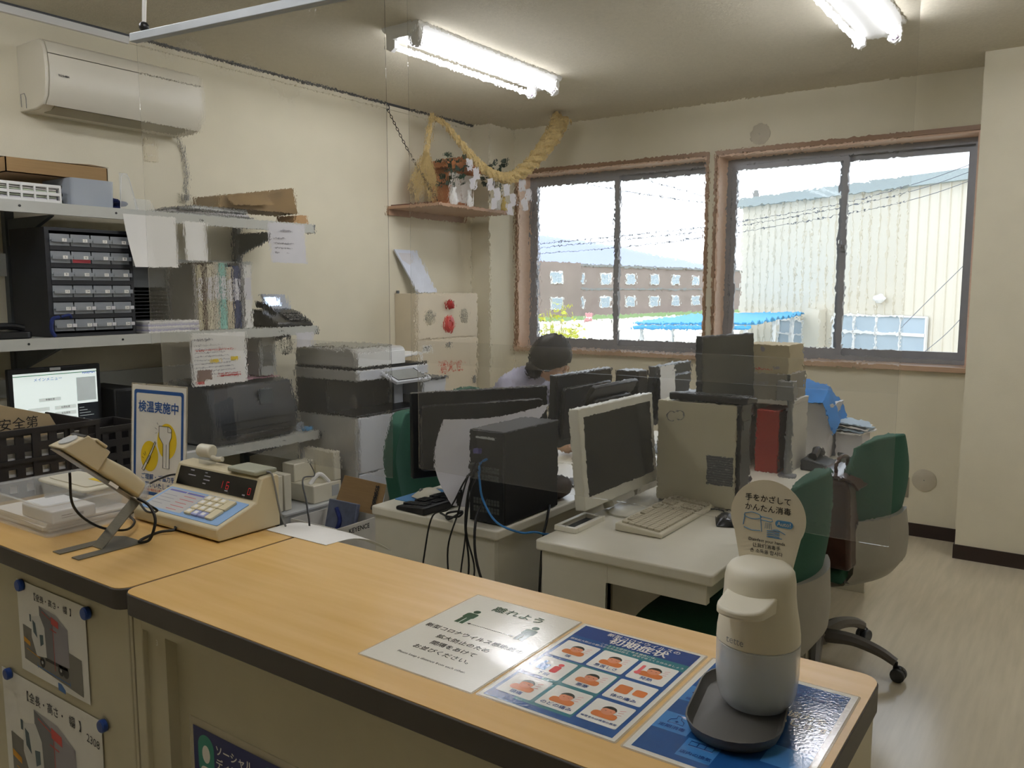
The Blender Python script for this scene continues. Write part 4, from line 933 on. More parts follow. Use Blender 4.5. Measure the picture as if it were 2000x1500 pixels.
for i in range(6):
    b = B(); b.T = Matrix.Translation((random.uniform(-.01, .01), random.uniform(-.03, .03), i * .0085)) @ Matrix.Rotation(random.uniform(-.12, .12), 4, 'Z'); b.prism(rect(-.12, -.26 + i * .02, .13, .22 - i * .012), 0, .0078)
    b.o('magazine', [LGREY, MGREY, PAPERG, DGREY][i % 4], t, smooth=False)
t = thing('crushed_carton', 'crushed brown carton slanting on the magazines', 'carton', (-3.72, 2.88, ZT + .054))
b = B(); b.add([(-.1, -.30, 0), (.12, -.30, 0), (.12, .20, 0), (-.1, .22, 0), (-.1, -.28, .06), (.11, -.28, .055), (.13, .17, .135), (-.1, .20, .14)], [(0, 3, 2, 1), (4, 5, 6, 7), (0, 1, 5, 4), (1, 2, 6, 5), (2, 3, 7, 6), (3, 0, 4, 7)]); b.o('body', CARDD, t, smooth=False)
b = B(); b.add([(.125, -.26, .05), (.125, .0, .09), (.17, .0, .03), (.16, -.24, .01)], [(0, 1, 2, 3), (3, 2, 1, 0)]); b.o('flap', CARDD, t, smooth=False)
t = thing('small_carton', 'small torn tan carton at the end of the top shelf', 'carton', (-3.66, 3.075, ZT))
b = B(); b.add([(-.06, -.04, 0), (.08, -.04, 0), (.08, .065, 0), (-.06, .065, 0), (-.06, -.04, .045), (.075, -.02, .042), (.07, .06, .05), (-.06, .065, .05)], [(0, 3, 2, 1), (4, 5, 6, 7), (0, 1, 5, 4), (1, 2, 6, 5), (2, 3, 7, 6), (3, 0, 4, 7)]); b.o('body', mat('tan_card', '#b08a5e', .8), t, smooth=False)
bx(.081, .083, -.02, .04, .0, .04).o('flap', mat('tan_card', '#b08a5e', .8), t, smooth=False)
# papers hanging from shelf lips
def hang(label, y0, y1, z0, z1, lean=0, m=PAPER, curl=.01):
    t = thing('hanging_paper', label, 'paper', (SX + .0035, y0, z0)); w_, h_ = y1 - y0, z1 - z0
    b = B(); b.sheet(lambda u, v: (.0008 + curl * (1 - v) ** 2 + .003 * math.sin(5 * u) * (1 - v), u * w_ + lean * (1 - v), v * h_), 8, 8, .0007); b.o('sheet', m, t)
    return t, FR((.002 + curl * .25, 0, 0), (0, 1, 0), (0, 0, 1)), w_, h_
hang('curled white paper hanging beside the drawer cabinet front', 2.048, 2.16, 1.602, 1.835, .03, PAPER, .03)
hang('plain white sheet hanging straight from the top shelf', 2.162, 2.306, 1.604, 1.836)
hang('shorter plain white note hanging from the top shelf', 2.35, 2.466, 1.638, 1.822)
t, T, w_, h_ = hang('white list with lines of text hanging near the shelf end', 2.836, 3.075, 1.642, 1.85, .01, PAPERG)
prt(t, T, INKG, [rect(.07, h_ - .043, .15, h_ - .036)] + [rect(.03, h_ - .083 - i * .025, .10 + (i * 31 % 4) * .02, h_ - .0785 - i * .025) for i in range(5)], .004, 'printed_lines')
t, T, w_, h_ = hang('printed notice with yellow highlights hanging from the middle shelf', 2.36, 2.674, 1.034, 1.29, 0, PAPER, .004)
prt(t, T, INKG, [rect(.02, h_ - .035, .11, h_ - .026)] + [rect(.015, h_ - .06 - i * .018, .16 + (i * 37 % 9) * .012, h_ - .0572 - i * .018) for i in range(9)], .0035, 'printed_lines')
for pl in (rect(.10, h_ - .145, .145, h_ - .128), rect(.215, h_ - .14, .26, h_ - .123)): prt(t, T, YEL, [pl], .0042, 'highlight')
for pl in (rect(.02, h_ - .085, .24, h_ - .081), rect(.14, .038, .27, .044), rect(.14, .05, .26, .054), rect(.02, .008, .06, .022)): prt(t, T, REDP, [pl], .0042, 'red_line')
prt(t, T, mat('photo_brown', '#7c6256', .6), [rect(.022, .022, .105, .078)], .0038, 'printed_photo')
hang('small pale paper tag at the end of the middle shelf', 3.0, 3.12, 1.19, 1.268, 0, PAPERG, .002)
# ---- middle shelf: drawer cabinet
t = thing('drawer_cabinet', 'black cabinet of twenty-four numbered small clear drawers', 'drawer cabinet', (-3.885, 1.722, ZM))
CY, CH, CD = .38, .458, .312
BLKCAB = mat('cabinet_black', '#14161c', .5)
b = B(); b.box(0, CD - .004, 0, .018, 0, CH); b.box(0, CD - .004, CY - .014, CY, 0, CH); b.box(0, CD - .004, .018, CY - .014, CH - .014, CH); b.box(0, CD - .004, .018, CY - .014, 0, .014); b.box(0, .006, .018, CY - .014, .014, CH - .014)
for r_ in range(1, 6): b.box(.006, CD - .002, .018, CY - .014, .014 + r_ * .0717 - .009, .014 + r_ * .0717 + .009)
b.o('carcass', BLKCAB, t, smooth=False)
dw = (CY - .032) / 4
for r_ in range(6):
    for c_ in range(4):
        y0 = .018 + c_ * dw; z0 = .014 + (5 - r_) * .0717 + .010; n_ = r_ * 4 + c_ + 1
        b = B(); b.box(CD - .14, CD - .004, y0 + .003, y0 + dw - .003, z0, z0 + .003); b.box(CD - .008, CD - .005, y0 + .003, y0 + dw - .003, z0, z0 + .049)
        b.box(CD - .005, CD + .014, y0 + .002, y0 + dw - .002, z0 + .022, z0 + .024); b.box(CD + .012, CD + .014, y0 + .002, y0 + dw - .002, z0 + .015, z0 + .032)
        b.box(CD - .14, CD - .008, y0 + .003, y0 + .005, z0 + .003, z0 + .04)
        d_ = b.o('drawer', DRAWER, t, smooth=False)
        yc = y0 + dw * .62
        bx(CD + .0142, CD + .0146, yc - .010, yc + .010, z0 + .0165, z0 + .0305).o('number_label', PAPER, d_, smooth=False)
        text(d_, FR((CD + .0147, yc, z0 + .0235), (0, 1, 0), (0, 0, 1)), str(n_), .0125, INK, h=.0003)
        if r_ >= 4: bx(CD + .0142, CD + .0146, yc + .014, yc + .032, z0 + .0165, z0 + .0305).o('name_label', PAPERG, d_, smooth=False)
        if n_ == 6: bx(CD - .0045, CD - .004, y0 + .006, y0 + dw - .004, z0 + .001, z0 + .017).o('red_slip', mat('red_slip', '#d0505a', .6), d_, smooth=False)
b = B(); b.tube(arc([(CD + .016, .03, .085), (CD + .02, .0, .075), (CD + .018, -.004, .03), (CD + .016, .01, .004)], 6), .008, 7); b.tube(arc([(CD + .016, .04, .085), (CD + .022, .07, .092), (CD + .016, .08, .08)], 5), .006, 7); b.o('blue_ribbon', NAVY, t)
t = thing('black_handset', 'black handset charger lying on the middle shelf', 'handset', (-3.66, 1.56, ZM))
b = B(); b.prism(rr(-.09, -.09, .1, .09, .03), 0, .03); b.o('base', BLACK, t, bevel=.006); b = B(); b.tube(arc([(.06, -.07, .04), (.05, -.03, .05), (.05, .03, .05), (.06, .07, .04)], 4), .014, 8); b.o('grip', BLACK, t)
t = thing('paper_stack', 'uneven stack of white and lilac papers on the middle shelf', 'papers', (-3.645, 2.24, ZM))
for i in range(7):
    b = B(); b.T = Matrix.Translation((.0, .02, i * .0075)) @ Matrix.Rotation(random.uniform(-.06, .06), 4, 'Z'); b.prism(rect(-.085, -.11, .085, .16), 0, .007); b.o('sheaf', [PAPER, mat('lilac_paper', '#b9b6cc', .8), PAPERG][i % 3], t, smooth=False)
t = thing('letter_sorter', 'dark grey letter sorter with slots on the middle shelf', 'sorter', (-3.93, 2.14, ZM))
b = B(); b.box(0, .01, 0, .25, 0, .31); b.box(0, .18, 0, .008, 0, .31); b.box(0, .18, .242, .25, 0, .31); b.box(0, .18, 0, .25, .30, .31); b.o('case', SHELFD, t, smooth=False)
for k in range(9): bx(.01, .176, .008, .242, .055 + k * .017, .0575 + k * .017).o('slot_plate', DGREY, t, smooth=False)
bx(.16, .165, .008, .242, .21, .30).o('front_plate', SHELFD, t, smooth=False)
bcols = [('#8f8a80', .018), ('#b8ae8e', .028), ('#6d5a4c', .016), ('#c9c1a6', .034), ('#b7b09c', .03), ('#7fb8ac', .035), ('#b9ad94', .036), ('#2a3354', .042), ('#8d8a86', .016), ('#d8d6cf', .05)]
y = 2.44
names = ['thin grey', 'narrow straw-coloured', 'thin brown', 'pale beige', 'stone grey', 'mint green', 'sand beige', 'navy blue', 'slim ash grey', 'wide white']
for (c_, w_), nm in zip(bcols, names):
    t = thing('binder', nm + ' binder standing on the middle shelf', 'binder', (-3.92, y, ZM), 0, 'binders on the middle shelf'); hh = random.uniform(.315, .345)
    b = B(); b.box(.30 - .004, .30, 0, w_ - .003, 0, hh); b.box(.04, .30, 0, .002, 0, hh); b.box(.04, .30, w_ - .005, w_ - .003, 0, hh); b.o('cover', mat('binder_' + c_[1:], c_, .55), t, bevel=.001)
    bx(.06, .292, .003, w_ - .006, .01, hh - .01).o('pages', PAPER, t, smooth=False)
    if w_ > .027: bx(.3002, .3006, .006, w_ - .009, hh * .45, hh * .8).o('spine_label', PAPERG, t, smooth=False)
    y += w_ + .004
t = thing('desk_phone', 'black telephone with lit display at the middle shelf end', 'telephone', (-3.66, 2.985, ZM + .0002))
b = B(); b.prism([(-.10, 0), (.11, 0), (.11, .022), (-.02, .085), (-.10, .095)], -.11, .14, 'y'); b.o('base', BLACK, t, bevel=.006)
b = B(); b.T = FR((.05, .0, .05), (0, 1, 0), (-.9, 0, .43))
for r_ in range(4):
    for c_ in range(4): b.box(-.01 + c_ * .034, .017 + c_ * .034, -.05 + r_ * .026, -.032 + r_ * .026, .002, .008)
q = b.o('key_rows', DGREY, t, smooth=False); q['kind'] = 'stuff'
b = B(); b.T = FR((-.06, 0, .11), (0, 1, 0), (-.5, 0, .86)); b.box(-.04, .12, -.02, .075, -.012, .0); sc_ = b.o('display_hood', mat('phone_grey', '#9aa0aa', .4), t, bevel=.003)
b = B(); b.T = FR((-.06, 0, .11), (0, 1, 0), (-.5, 0, .86)); b.box(-.03, .06, .0, .055, .0, .001); b.o('display', PHLCD, sc_, smooth=False)
b = B(); b.tube(arc([(-.05, -.10, .12), (0, -.095, .11), (.07, -.09, .07)], 5), .018, 8); b.o('handset', BLACK, t)
tag(B().tube(arc([(-3.53, 2.90, 1.262), (-3.525, 2.875, 1.21), (-3.525, 2.89, 1.165), (-3.525, 2.93, 1.165), (-3.525, 2.945, 1.21), (-3.53, 2.93, 1.262), (-3.527, 2.915, 1.2), (-3.525, 2.91, 1.17)], 6), .005, 7).o('phone_cord', RUBBER), 'coiled black cord looped below the telephone on the shelf lip', 'cord')
# ---- bottom shelf
t = thing('lcd_monitor', 'black monitor showing a white main menu screen', 'monitor', (-3.62, 1.755, ZB), math.radians(0))
mw, mh = .385, .315
bx(-.025, 0, -mw / 2, mw / 2, .148, .148 + mh).o('housing', BLACK, t, bevel=.004)
sT_ = FR((.0004, -mw / 2 + .018, .148 + .02), (0, 1, 0), (0, 0, 1)); sw, sh = mw - .036, mh - .042
prt(t, sT_, LCDON, [rect(0, 0, sw, sh)], .0004, 'screen')
prt(t, sT_, mat('menu_green', '#3c7a52', .5, emit=.3), [rect(0, sh - .012, sw, sh - .009)], .0008, 'menu_line')
MB_ = mat('menu_blue', '#1d2f9a', .5, emit=.4); MBL = mat('menu_black', '#15181c', .5)
text(t, sT_, 'メインメニュー', .017, MB_, sw * .40, sh - .030, .0009)
text(t, sT_, 'FamilyMart', .0125, MB_, sw * .90, sh - .014, .0009, bold=.02)
prt(t, sT_, LCDBLK, [rect(sw * .74, 0, sw, sh * .46)], .0008, 'dark_panel')
prt(t, sT_, mat('menu_grey', '#aab2b0', .5, emit=.3), [rect(sw * .74, sh * .5, sw * .98, sh * .88)] + [rect(sw * .76, .01 + i * .012, sw * (.82 + (i * 7 % 4) * .04), .012 + i * .012) for i in range(9)], .0009, 'table')
prt(t, sT_, mat('menu_button', '#c6ccc8', .5, emit=.35), [rect(sw * .28, sh * .545, sw * .54, sh * .60), rect(sw * .46, sh * .40, sw * .72, sh * .46), rect(sw * .46, sh * .305, sw * .72, sh * .365), rect(sw * .46, sh * .21, sw * .72, sh * .27), rect(sw * .15, sh * .40, sw * .40, sh * .46)], .0009, 'button')
for s_, x_, y_ in (('準備処理', .41, .572), ('伝票処理', .59, .43), ('返品業務', .59, .335), ('連動用データ作成', .59, .24), ('終了', .70, .04)): text(t, sT_, s_, .0095, MBL, sw * x_, sh * y_, .0012)
bx(.0004, .0012, -.025, .02, .148 + mh - .016, .148 + mh - .004).o('name_sticker', LGREY, t, smooth=False)
B().cyl((-.03, 0, .01), (-.03, 0, .2), .02).o('neck', BLACK, t); B().lathe([(.11, 0), (.11, .01), (.02, .018)], 24).o('foot', BLACK, t)
t = thing('mini_pc', 'black box computer beside the main menu monitor', 'computer', (-3.88, 1.985, ZB)); bx(0, .30, 0, .12, 0, .345).o('case', BLACKM, t, bevel=.006); bx(.3, .304, .01, .11, .01, .335).o('bezel', BLACK, t, bevel=.002)
t = thing('printer', 'large dark grey printer on the bottom shelf', 'printer', (-3.93, 2.46, ZB))
DP = mat('printer_dark', '#2c3036', .4, var=.06)
b = B(); b.prism([(0, 0), (.34, 0), (.38, .06), (.38, .16), (.33, .30), (.02, .325), (0, .30)], 0, .54, 'y'); b.o('body', DP, t, bevel=.012)
bx(.375, .39, .05, .49, .03, .05).o('paper_slot', BLACK, t, bevel=.003); bx(.36, .372, .30, .38, .19, .27).o('control_panel', mat('panel_grey_blue', '#4c5358', .4), t, bevel=.002)
for k in range(2): bx(.381, .386, .06, .48, .075 + k * .04, .078 + k * .04).o('groove', BLACK, t, smooth=False)
t = thing('pink_paper', 'pink sheet lying on top of the dark printer', 'paper', (-3.86, 2.66, ZB + .327)); b = B(); b.sheet(lambda u, v: (u * .21, v * .30, .0015 + .004 * math.sin(3 * u) - .012 * u), 6, 6, .001); b.o('sheet', mat('pink_sheet', '#d8a3b4', .8), t)
t = thing('upright_file', 'grey file box standing at the back under the middle shelf', 'file box', (-3.93, 2.80, ZB + .328)); bx(0, .28, .04, .14, 0, .21).o('box', LGREY, t, bevel=.002); bx(.2802, .281, .055, .125, .05, .16).o('label', MGREY, t, smooth=False)
t = thing('shelf_paper', 'white sheet lying along the bottom shelf edge', 'paper', (-3.60, 2.10, ZB)); b = B(); b.sheet(lambda u, v: (u * .045, v * .33, .0012), 3, 4, .001); b.o('sheet', PAPER, t)
t = thing('tape_roll', 'small roll of clear and blue tape on the bottom shelf end', 'tape', (-3.61, 3.05, ZB)); b = B(); b.tube([(.02 * math.cos(a), .03 * math.sin(a), .026) for a in [2 * PI * i / 16 for i in range(16)]], .012, 8, True) if False else None
b = B(); b.T = FR((0, 0, .028), (0, 1, 0), (0, 0, 1)); b.lathe([(.016, -.012), (.028, -.012), (.028, .012), (.016, .012), (.016, -.011)], 20); b.o('roll', CLEARB, t); bx(-.03, .02, .03, .09, 0, .02).o('holder', mat('sky_blue_plastic', '#5f9cc9', .4), t, bevel=.005)

# ================================================================== COPIER AND STORED ITEMS
t = thing('copier', 'large light grey office copier beyond the shelves', 'copier', (-3.77, 3.18, 0))
CG = mat('copier_grey', '#b3b2ad', .42, var=.03); CW = mat('copier_white', '#c9ccd2', .38, var=.02); CB = mat('copier_black', '#17181a', .35)
bx(0, .48, 0, .58, .03, .80).o('body', CG, t, bevel=.008)
for z0, z1 in ((.04, .20), (.205, .37), (.375, .48), (.485, .795)): bx(.4805, .495, .012, .568, z0, z1).o('front_drawer', CW, t, bevel=.004)
for z in (.43, .325): b = B(); b.T = FR((.4955, .40, z), (0, 1, 0), (0, 0, 1)); b.prism(rr(-.06, -.02, .06, .02, .018), -.004, .001); b.o('handle_recess', LGREY, t)
bx(0, .26, 0, .58, .80, 1.0).o('rear_tower', CB, t, smooth=False)
bx(.26, .30, .5, .58, .80, 1.0).o('bay_post', CW, t, bevel=.004)
bx(.0, .49, .0, .58, .80, .812).o('output_tray', CB, t, bevel=.004)
bx(-.005, .5, -.005, .585, 1.0, 1.06).o('scanner_unit', CG, t, bevel=.008)
bx(.497, .504, .01, .575, 1.004, 1.056).o('scanner_front', CW, t, bevel=.003)
bx(0, .495, 0, .58, 1.06, 1.072).o('dark_seam', CB, t, smooth=False)
b = B(); b.prism([(.0, 1.072), (.49, 1.072), (.49, 1.16), (.47, 1.178), (.0, 1.178)], .0, .40, 'y'); b.o('feeder', CG, t, bevel=.012)
bx(.4905, .496, .01, .39, 1.078, 1.155).o('feeder_front', WHITE, t, bevel=.004)
b = B(); b.add([(.02, .36, 1.10), (.46, .36, 1.10), (.46, .58, 1.115), (.02, .58, 1.115), (.02, .36, 1.115), (.46, .36, 1.115), (.46, .58, 1.13), (.02, .58, 1.13)], [(0, 3, 2, 1), (4, 5, 6, 7), (0, 1, 5, 4), (1, 2, 6, 5), (2, 3, 7, 6), (3, 0, 4, 7)]); b.o('feed_tray', WHITE, t, bevel=.004)
B().prism(rr(.03, .02, .44, .36, .03), 1.178, 1.186).o('lid_pad', mat('lid_grey', '#9a988c', .5), t, bevel=.003)
pT = FR((.56, .30, 1.02), (0, 1, 0), (-.93, 0, .37))
b = B(); b.T = pT; b.box(-.12, .17, -.07, .09, -.02, 0); pn_ = b.o('touch_panel', CW, t, bevel=.004)
b = B(); b.T = pT; b.box(-.095, .145, -.055, .075, .0, .0012); b.o('screen', mat('panel_screen', '#8a8c88', .2), pn_, smooth=False)
b = B(); b.T = pT; b.tube([(-.098, -.058, .001), (.148, -.058, .001), (.148, .078, .001), (-.098, .078, .001)], .003, 5, True); b.o('screen_rim', CB, pn_)
bx(.14, .46, .585, .80, .86, .95).o('finisher', CW, t, bevel=.006); bx(.13, .47, .58, .81, .95, .965).o('finisher_lid', DGREY, t, bevel=.003); b = bx(.2, .4, .59, .78, .03, .86); b.o('finisher_leg', CG, t, smooth=False)
bx(.16, .24, -.001, 0.0, .455, .50).o('side_grip', MGREY, t, smooth=False)
for x_, y_ in ((.05, .05), (.43, .05), (.05, .53), (.43, .53)): B().cyl((x_, y_, 0), (x_, y_, .03), .025, n=12).o('foot', BLACK, t)
t = thing('storage_carton', 'open shipping carton with KEYENCE and EXPRESS printing', 'carton', (-3.30, 2.72, 0))
b = B(); b.box(0, .34, 0, .30, 0, .005); b.box(.335, .34, 0, .30, 0, .34); b.box(0, .005, 0, .30, 0, .34); b.box(.005, .335, 0, .005, 0, .34); b.box(.005, .335, .295, .30, 0, .34); b.o('box', mat('white_carton', '#d6d2c8', .75), t, smooth=False)
text(t, FR((.3402, .15, .308), (0, 1, 0), (0, 0, 1)), 'KEYENCE', .034, INK, h=.0005, bold=.02)
b = B(); b.add([(.0, .296, .34), (.335, .296, .34), (.33, .36, .49), (.02, .36, .50), (.0, .30, .34), (.335, .30, .34), (.33, .364, .49), (.02, .364, .50)], [(0, 1, 2, 3), (7, 6, 5, 4), (0, 4, 5, 1), (1, 5, 6, 2), (2, 6, 7, 3), (3, 7, 4, 0)]); fl_ = b.o('flap', CARD, t, smooth=False)
text(fl_, FR((.285, .327, .422), (-.03, .39, .92), (-1, 0, 0)), 'EXPRESS', .034, INK, h=.006, bold=.02)
text(fl_, FR((.285, .325, .418), (.03, -.39, -.92), (1, 0, 0)), 'EXPRESS', .034, INK, h=.006, bold=.02)
t = thing('document_bag', 'blue grey document bag sticking out of the shipping carton', 'bag', (-3.17, 2.86, .012)); b = B(); b.T = Matrix.Rotation(-.25, 4, 'X'); b.box(-.09, .12, -.012, .012, .0, .40); b.o('bag', mat('blue_grey_film', '#5d6478', .35, var=.3, scale=15), t, bevel=.004); b = B(); b.T = Matrix.Rotation(-.25, 4, 'X'); b.tube(arc([(-.02, -.016, .36), (.02, -.018, .30), (.0, -.018, .22)], 4), .012, 6); b.o('strap', NAVY, t)
t = thing('storage_bin', 'grey storage bin on the floor carrying the white printers', 'bin', (-3.62, 2.70, 0)); b = B(); opentub(b, .30, .44, .345, .004, .01); b.o('tub', LGREY, t); B().prism(rr(-.004, -.004, .304, .444, .016), .345, .36).o('lid', LGREY, t, bevel=.003)
t = thing('label_printer', 'off-white label printer with open front under the shelf', 'printer', (-3.60, 2.92, .361))
b = B(); b.box(0, .25, 0, .20, 0, .10); b.box(0, .25, .15, .20, .10, .26); b.box(.0, .10, 0, .15, .1, .2); b.o('body', OFFW, t, bevel=.006); B().tube(arc([(.20, .02, .10), (.22, .07, .15), (.24, .12, .1)], 5), .012, 8).o('paper_roll', PAPER, t); bx(.2502, .252, .13, .18, .02, .08).o('side_window', LGREY, t, smooth=False)
t = thing('router', 'white upright network router beside the label printer', 'router', (-3.50, 2.70, .361)); b = B(); b.box(0, .13, 0, .035, 0, .19); b.box(0, .13, .045, .09, 0, .19); b.box(.03, .1, .035, .045, .02, .17); b.o('case', OFFW, t, bevel=.004); bx(.04, .1, .0905, .092, .03, .16).o('vent', MGREY, t, smooth=False)
t = thing('black_printer', 'black compact printer under the bottom shelf', 'printer', (-3.62, 2.42, .30)); b = B(); b.prism([(0, 0), (.3, 0), (.3, .1), (.26, .19), (0, .19)], 0, .25, 'y'); b.o('body', BLACK, t, bevel=.008); bx(.3005, .304, .03, .22, .02, .05).o('slot', DGREY, t, smooth=False)
t = thing('low_stand', 'dark steel stand carrying the black compact printer', 'stand', (-3.64, 2.40, 0)); bx(0, .34, 0, .28, .285, .30).o('top', SHELFD, t, smooth=False)
for x_, y_ in ((.01, .01), (.31, .01), (.01, .25), (.31, .25)): bx(x_, x_ + .02, y_, y_ + .02, 0, .285).o('leg', SHELFD, t, smooth=False)

# ================================================================== FIRE HYDRANT CABINET
t = thing('fire_cabinet', 'cream steel fire hydrant cabinet with red alarm lamp', 'cabinet', (XL, 4.26, 0))
FC = mat('hydrant_cream', '#dacdb4', .45, var=.02)
bx(.002, .196, 0, .69, 0, 1.475).o('body', FC, t, bevel=.002)
up = bx(.1965, .203, .012, .678, 1.16, 1.463).o('upper_door', FC, t, bevel=.002); lo = bx(.1965, .203, .012, .678, .03, 1.148).o('lower_door', FC, t, bevel=.002)
fT = FR((.2032, 0, 0), (0, 1, 0), (0, 0, 1))
b = B(); b.T = fT @ T3((.345, 1.395, 0)); b.lathe([(.036, 0), (.036, .008), (.032, .012), (.03, .03), (.02, .042), (.001, .046)], 24); b.o('alarm_lamp', mat('red_lens', '#a8141c', .15), t)
b = B(); b.T = fT @ T3((.345, 1.255, 0)); b.lathe([(.063, 0), (.063, .004), (.055, .012), (.03, .016), (.028, .006), (.001, .006)], 32); b.o('call_button', mat('signal_red', '#c43a34', .4), t)
for yc in (.14, .52):
    b = B(); b.T = fT @ T3((yc, 1.31, 0)); b.lathe([(.055, 0), (.055, .002), (.052, .003), (.001, .003)], 28); g_ = b.o('speaker_grille', mat('grille_cream', '#bdb298', .5), t)
    hol = [disc(yc - .044 + i * .011, 1.31 - .044 + j * .011, .0036, n=6) for i in range(9) for j in range(9) if (i - 4) ** 2 + (j - 4) ** 2 < 18]
    prt(g_, fT, DGREY, hol, .0034, 'grille_holes')['kind'] = 'stuff'
text(lo, fT, '消火栓', .098, mat('hydrant_red', '#d06a55', .5), .365, .945, .001, sx=.95, bold=.004)
bx(.2031, .2036, .055, .155, 1.065, 1.115).o('sticker', PAPER, lo, smooth=False); text(lo, fT, '危ポ', .038, INK, .105, 1.09, .0008, bold=.03)
bx(.2031, .2036, .03, .055, 1.0, 1.06).o('sticker', PAPER, lo, smooth=False)
b = B(); b.T = fT; b.prism(rr(.325, 1.085, .352, 1.125, .008), 0, .006); b.o('latch', MGREY, lo); b = B(); b.T = fT; b.prism(rr(.62, .80, .645, .86, .004), 0, .008); b.o('latch', MGREY, lo)
b = bx(.01, .02, .01, .03, 1.475, 1.495); b.o('top_lug', SHELFD, t, smooth=False)
t = thing('whiteboard', 'small whiteboard leaning against the wall on the fire cabinet', 'whiteboard', (XL + .10, 4.30, 1.476))
b = B(); b.T = FR((0, 0, .001), (0, 1, 0), (-.085, .0, .30)); b.add([(.085, 0, 0), (.29, 0, 0), (.165, .31, 0), (-.06, .31, 0), (.085, 0, .012), (.29, 0, .012), (.165, .31, .012), (-.06, .31, .012)], [(0, 3, 2, 1), (4, 5, 6, 7), (0, 1, 5, 4), (1, 2, 6, 5), (2, 3, 7, 6), (3, 0, 4, 7)]); b.o('board', mat('cool_white_board', '#d5dae6', .3), t, bevel=.002)
b = B(); b.T = FR((0, 0, .001), (0, 1, 0), (-.085, .0, .30)); b.flat([(-.03, .285), (.10, .285), (.11, .23), (.06, .20), (-.01, .235)], .0125); b.o('sticker', PAPERG, t, smooth=False)

# ================================================================== HOUSEHOLD SHRINE SHELF
KW = wood('shrine_shelf_wood', '#9b7a62', '#ab8a70', .5)
t = thing('shrine_shelf', 'wooden shelf in the corner carrying the small shrine', 'shelf', (XL, 4.20, 2.066))
bx(0, .46, 0, .84, -.02, 0).o('board', KW, t, smooth=False, bevel=.002); bx(.0, .36, .04, .05, 0, .012).o('edge_strip', mat('dark_wood', '#5c3522', .5), t, smooth=False)
q = bx(.0, .02, 0, .84, -.06, -.02).o('wall_cleat', KW, t, smooth=False)
ZK = 2.0664
ch = arc([atx(757, 213, XL + .012), (-3.79, 4.203, 2.40), (-3.56, 4.215, 2.075)], 14); b = B()
for i in range(len(ch) - 1):
    c = (ch[i] + ch[i + 1]) / 2; d_ = (ch[i + 1] - ch[i]).normalized(); s_ = d_.orthogonal().normalized()
    if i % 2: s_ = d_.cross(s_)
    for k in range(1): b.tube([c + d_ * .016 * math.cos(a) + s_ * .007 * math.sin(a) for a in [2 * PI * j / 10 for j in range(10)]], .0022, 5, True)
t = thing('shelf_chain', 'dark metal chain from the wall hook to the shrine shelf', 'chain', (0, 0, 0)); q = b.o('links', mat('dark_chain', '#3a342c', .4, metal=.8), t); q['kind'] = 'stuff'
b = B(); p = atx(757, 213, XL + .012); b.tube(arc([p + V((-.012, 0, .02)), p + V((.012, 0, .02)), p + V((.016, 0, 0)), p + V((0, 0, -.008))], 4), .003, 6); b.o('hook', DGREY, t)
t = thing('small_shrine', 'small wooden house shrine with white doors on the corner shelf', 'shrine', (-3.92, 4.52, ZK))
SW = wood('shrine_wood', '#9c5f38', '#b97b4c', .55)
bx(0, .20, -.02, .36, 0, .03).o('plinth', SW, t, smooth=False); bx(.02, .17, .03, .31, .03, .27).o('body', SW, t, smooth=False)
for y0 in (.04, .175): bx(.170, .176, y0, y0 + .125, .05, .25).o('door', mat('shrine_white', '#ded9d2', .6), t, smooth=False)
b = B(); b.prism([(-.06, .27), (.40, .27), (.40, .30), (.17, .37), (-.06, .30)], .0, .22, 'x'); b.o('roof', SW, t, smooth=False)
for y_, dz, lab in ((4.44, 0, 'white vase with evergreen sprigs between shrine and straw tassel'), (4.93, 0, 'white vase with evergreen sprigs between shrine and window')):
    t = thing('sakaki_vase', lab, 'vase', (-3.61, y_, ZK))
    B().lathe([(.022, 0), (.03, .01), (.034, .05), (.02, .085), (.014, .10), (.02, .12), (.015, .12)], 18).o('vase', WHITE, t)
    lf = B()
    for i in range(46):
        a = random.uniform(0, 6.28); r_ = random.uniform(.01, .085); z = random.uniform(.13, .34)
        c = V((r_ * math.cos(a), r_ * math.sin(a), z)); e = V((math.cos(a + random.gauss(0, .5)), math.sin(a + random.gauss(0, .5)), random.uniform(-.3, .8))).normalized() * .06; s_ = e.cross(V((random.gauss(0, 1), random.gauss(0, 1), 1))).normalized() * .018
        lf.add([c, c + e * .35 + s_, c + e, c + e * .35 - s_], [(0, 1, 2, 3)])
    q = lf.o('leaves', LEAF, t, smooth=False); q['kind'] = 'stuff'
    b = B()
    for i in range(4): b.tube([(0, 0, .1), (.03 * math.cos(i * 1.6), .03 * math.sin(i * 1.6), .3)], .0025, 5)
    b.o('twig', LEAF, t)
for (x_, y_), lab, m_ in (((-3.60, 4.60), 'white sake bottle on the shrine shelf', WHITE), ((-3.58, 4.985), 'small gold and white cup at the shrine shelf end', mat('pale_gold', '#d8bd6a', .3))):
    t = thing('offering_jar', lab, 'jar', (x_, y_, ZK)); B().lathe([(.018, 0), (.024, .01), (.024, .06), (.01, .08), (.01, .10)], 18).o('jar', m_, t); B().lathe([(.012, .1), (.013, .112), (.004, .12)], 14).o('stopper', m_, t)
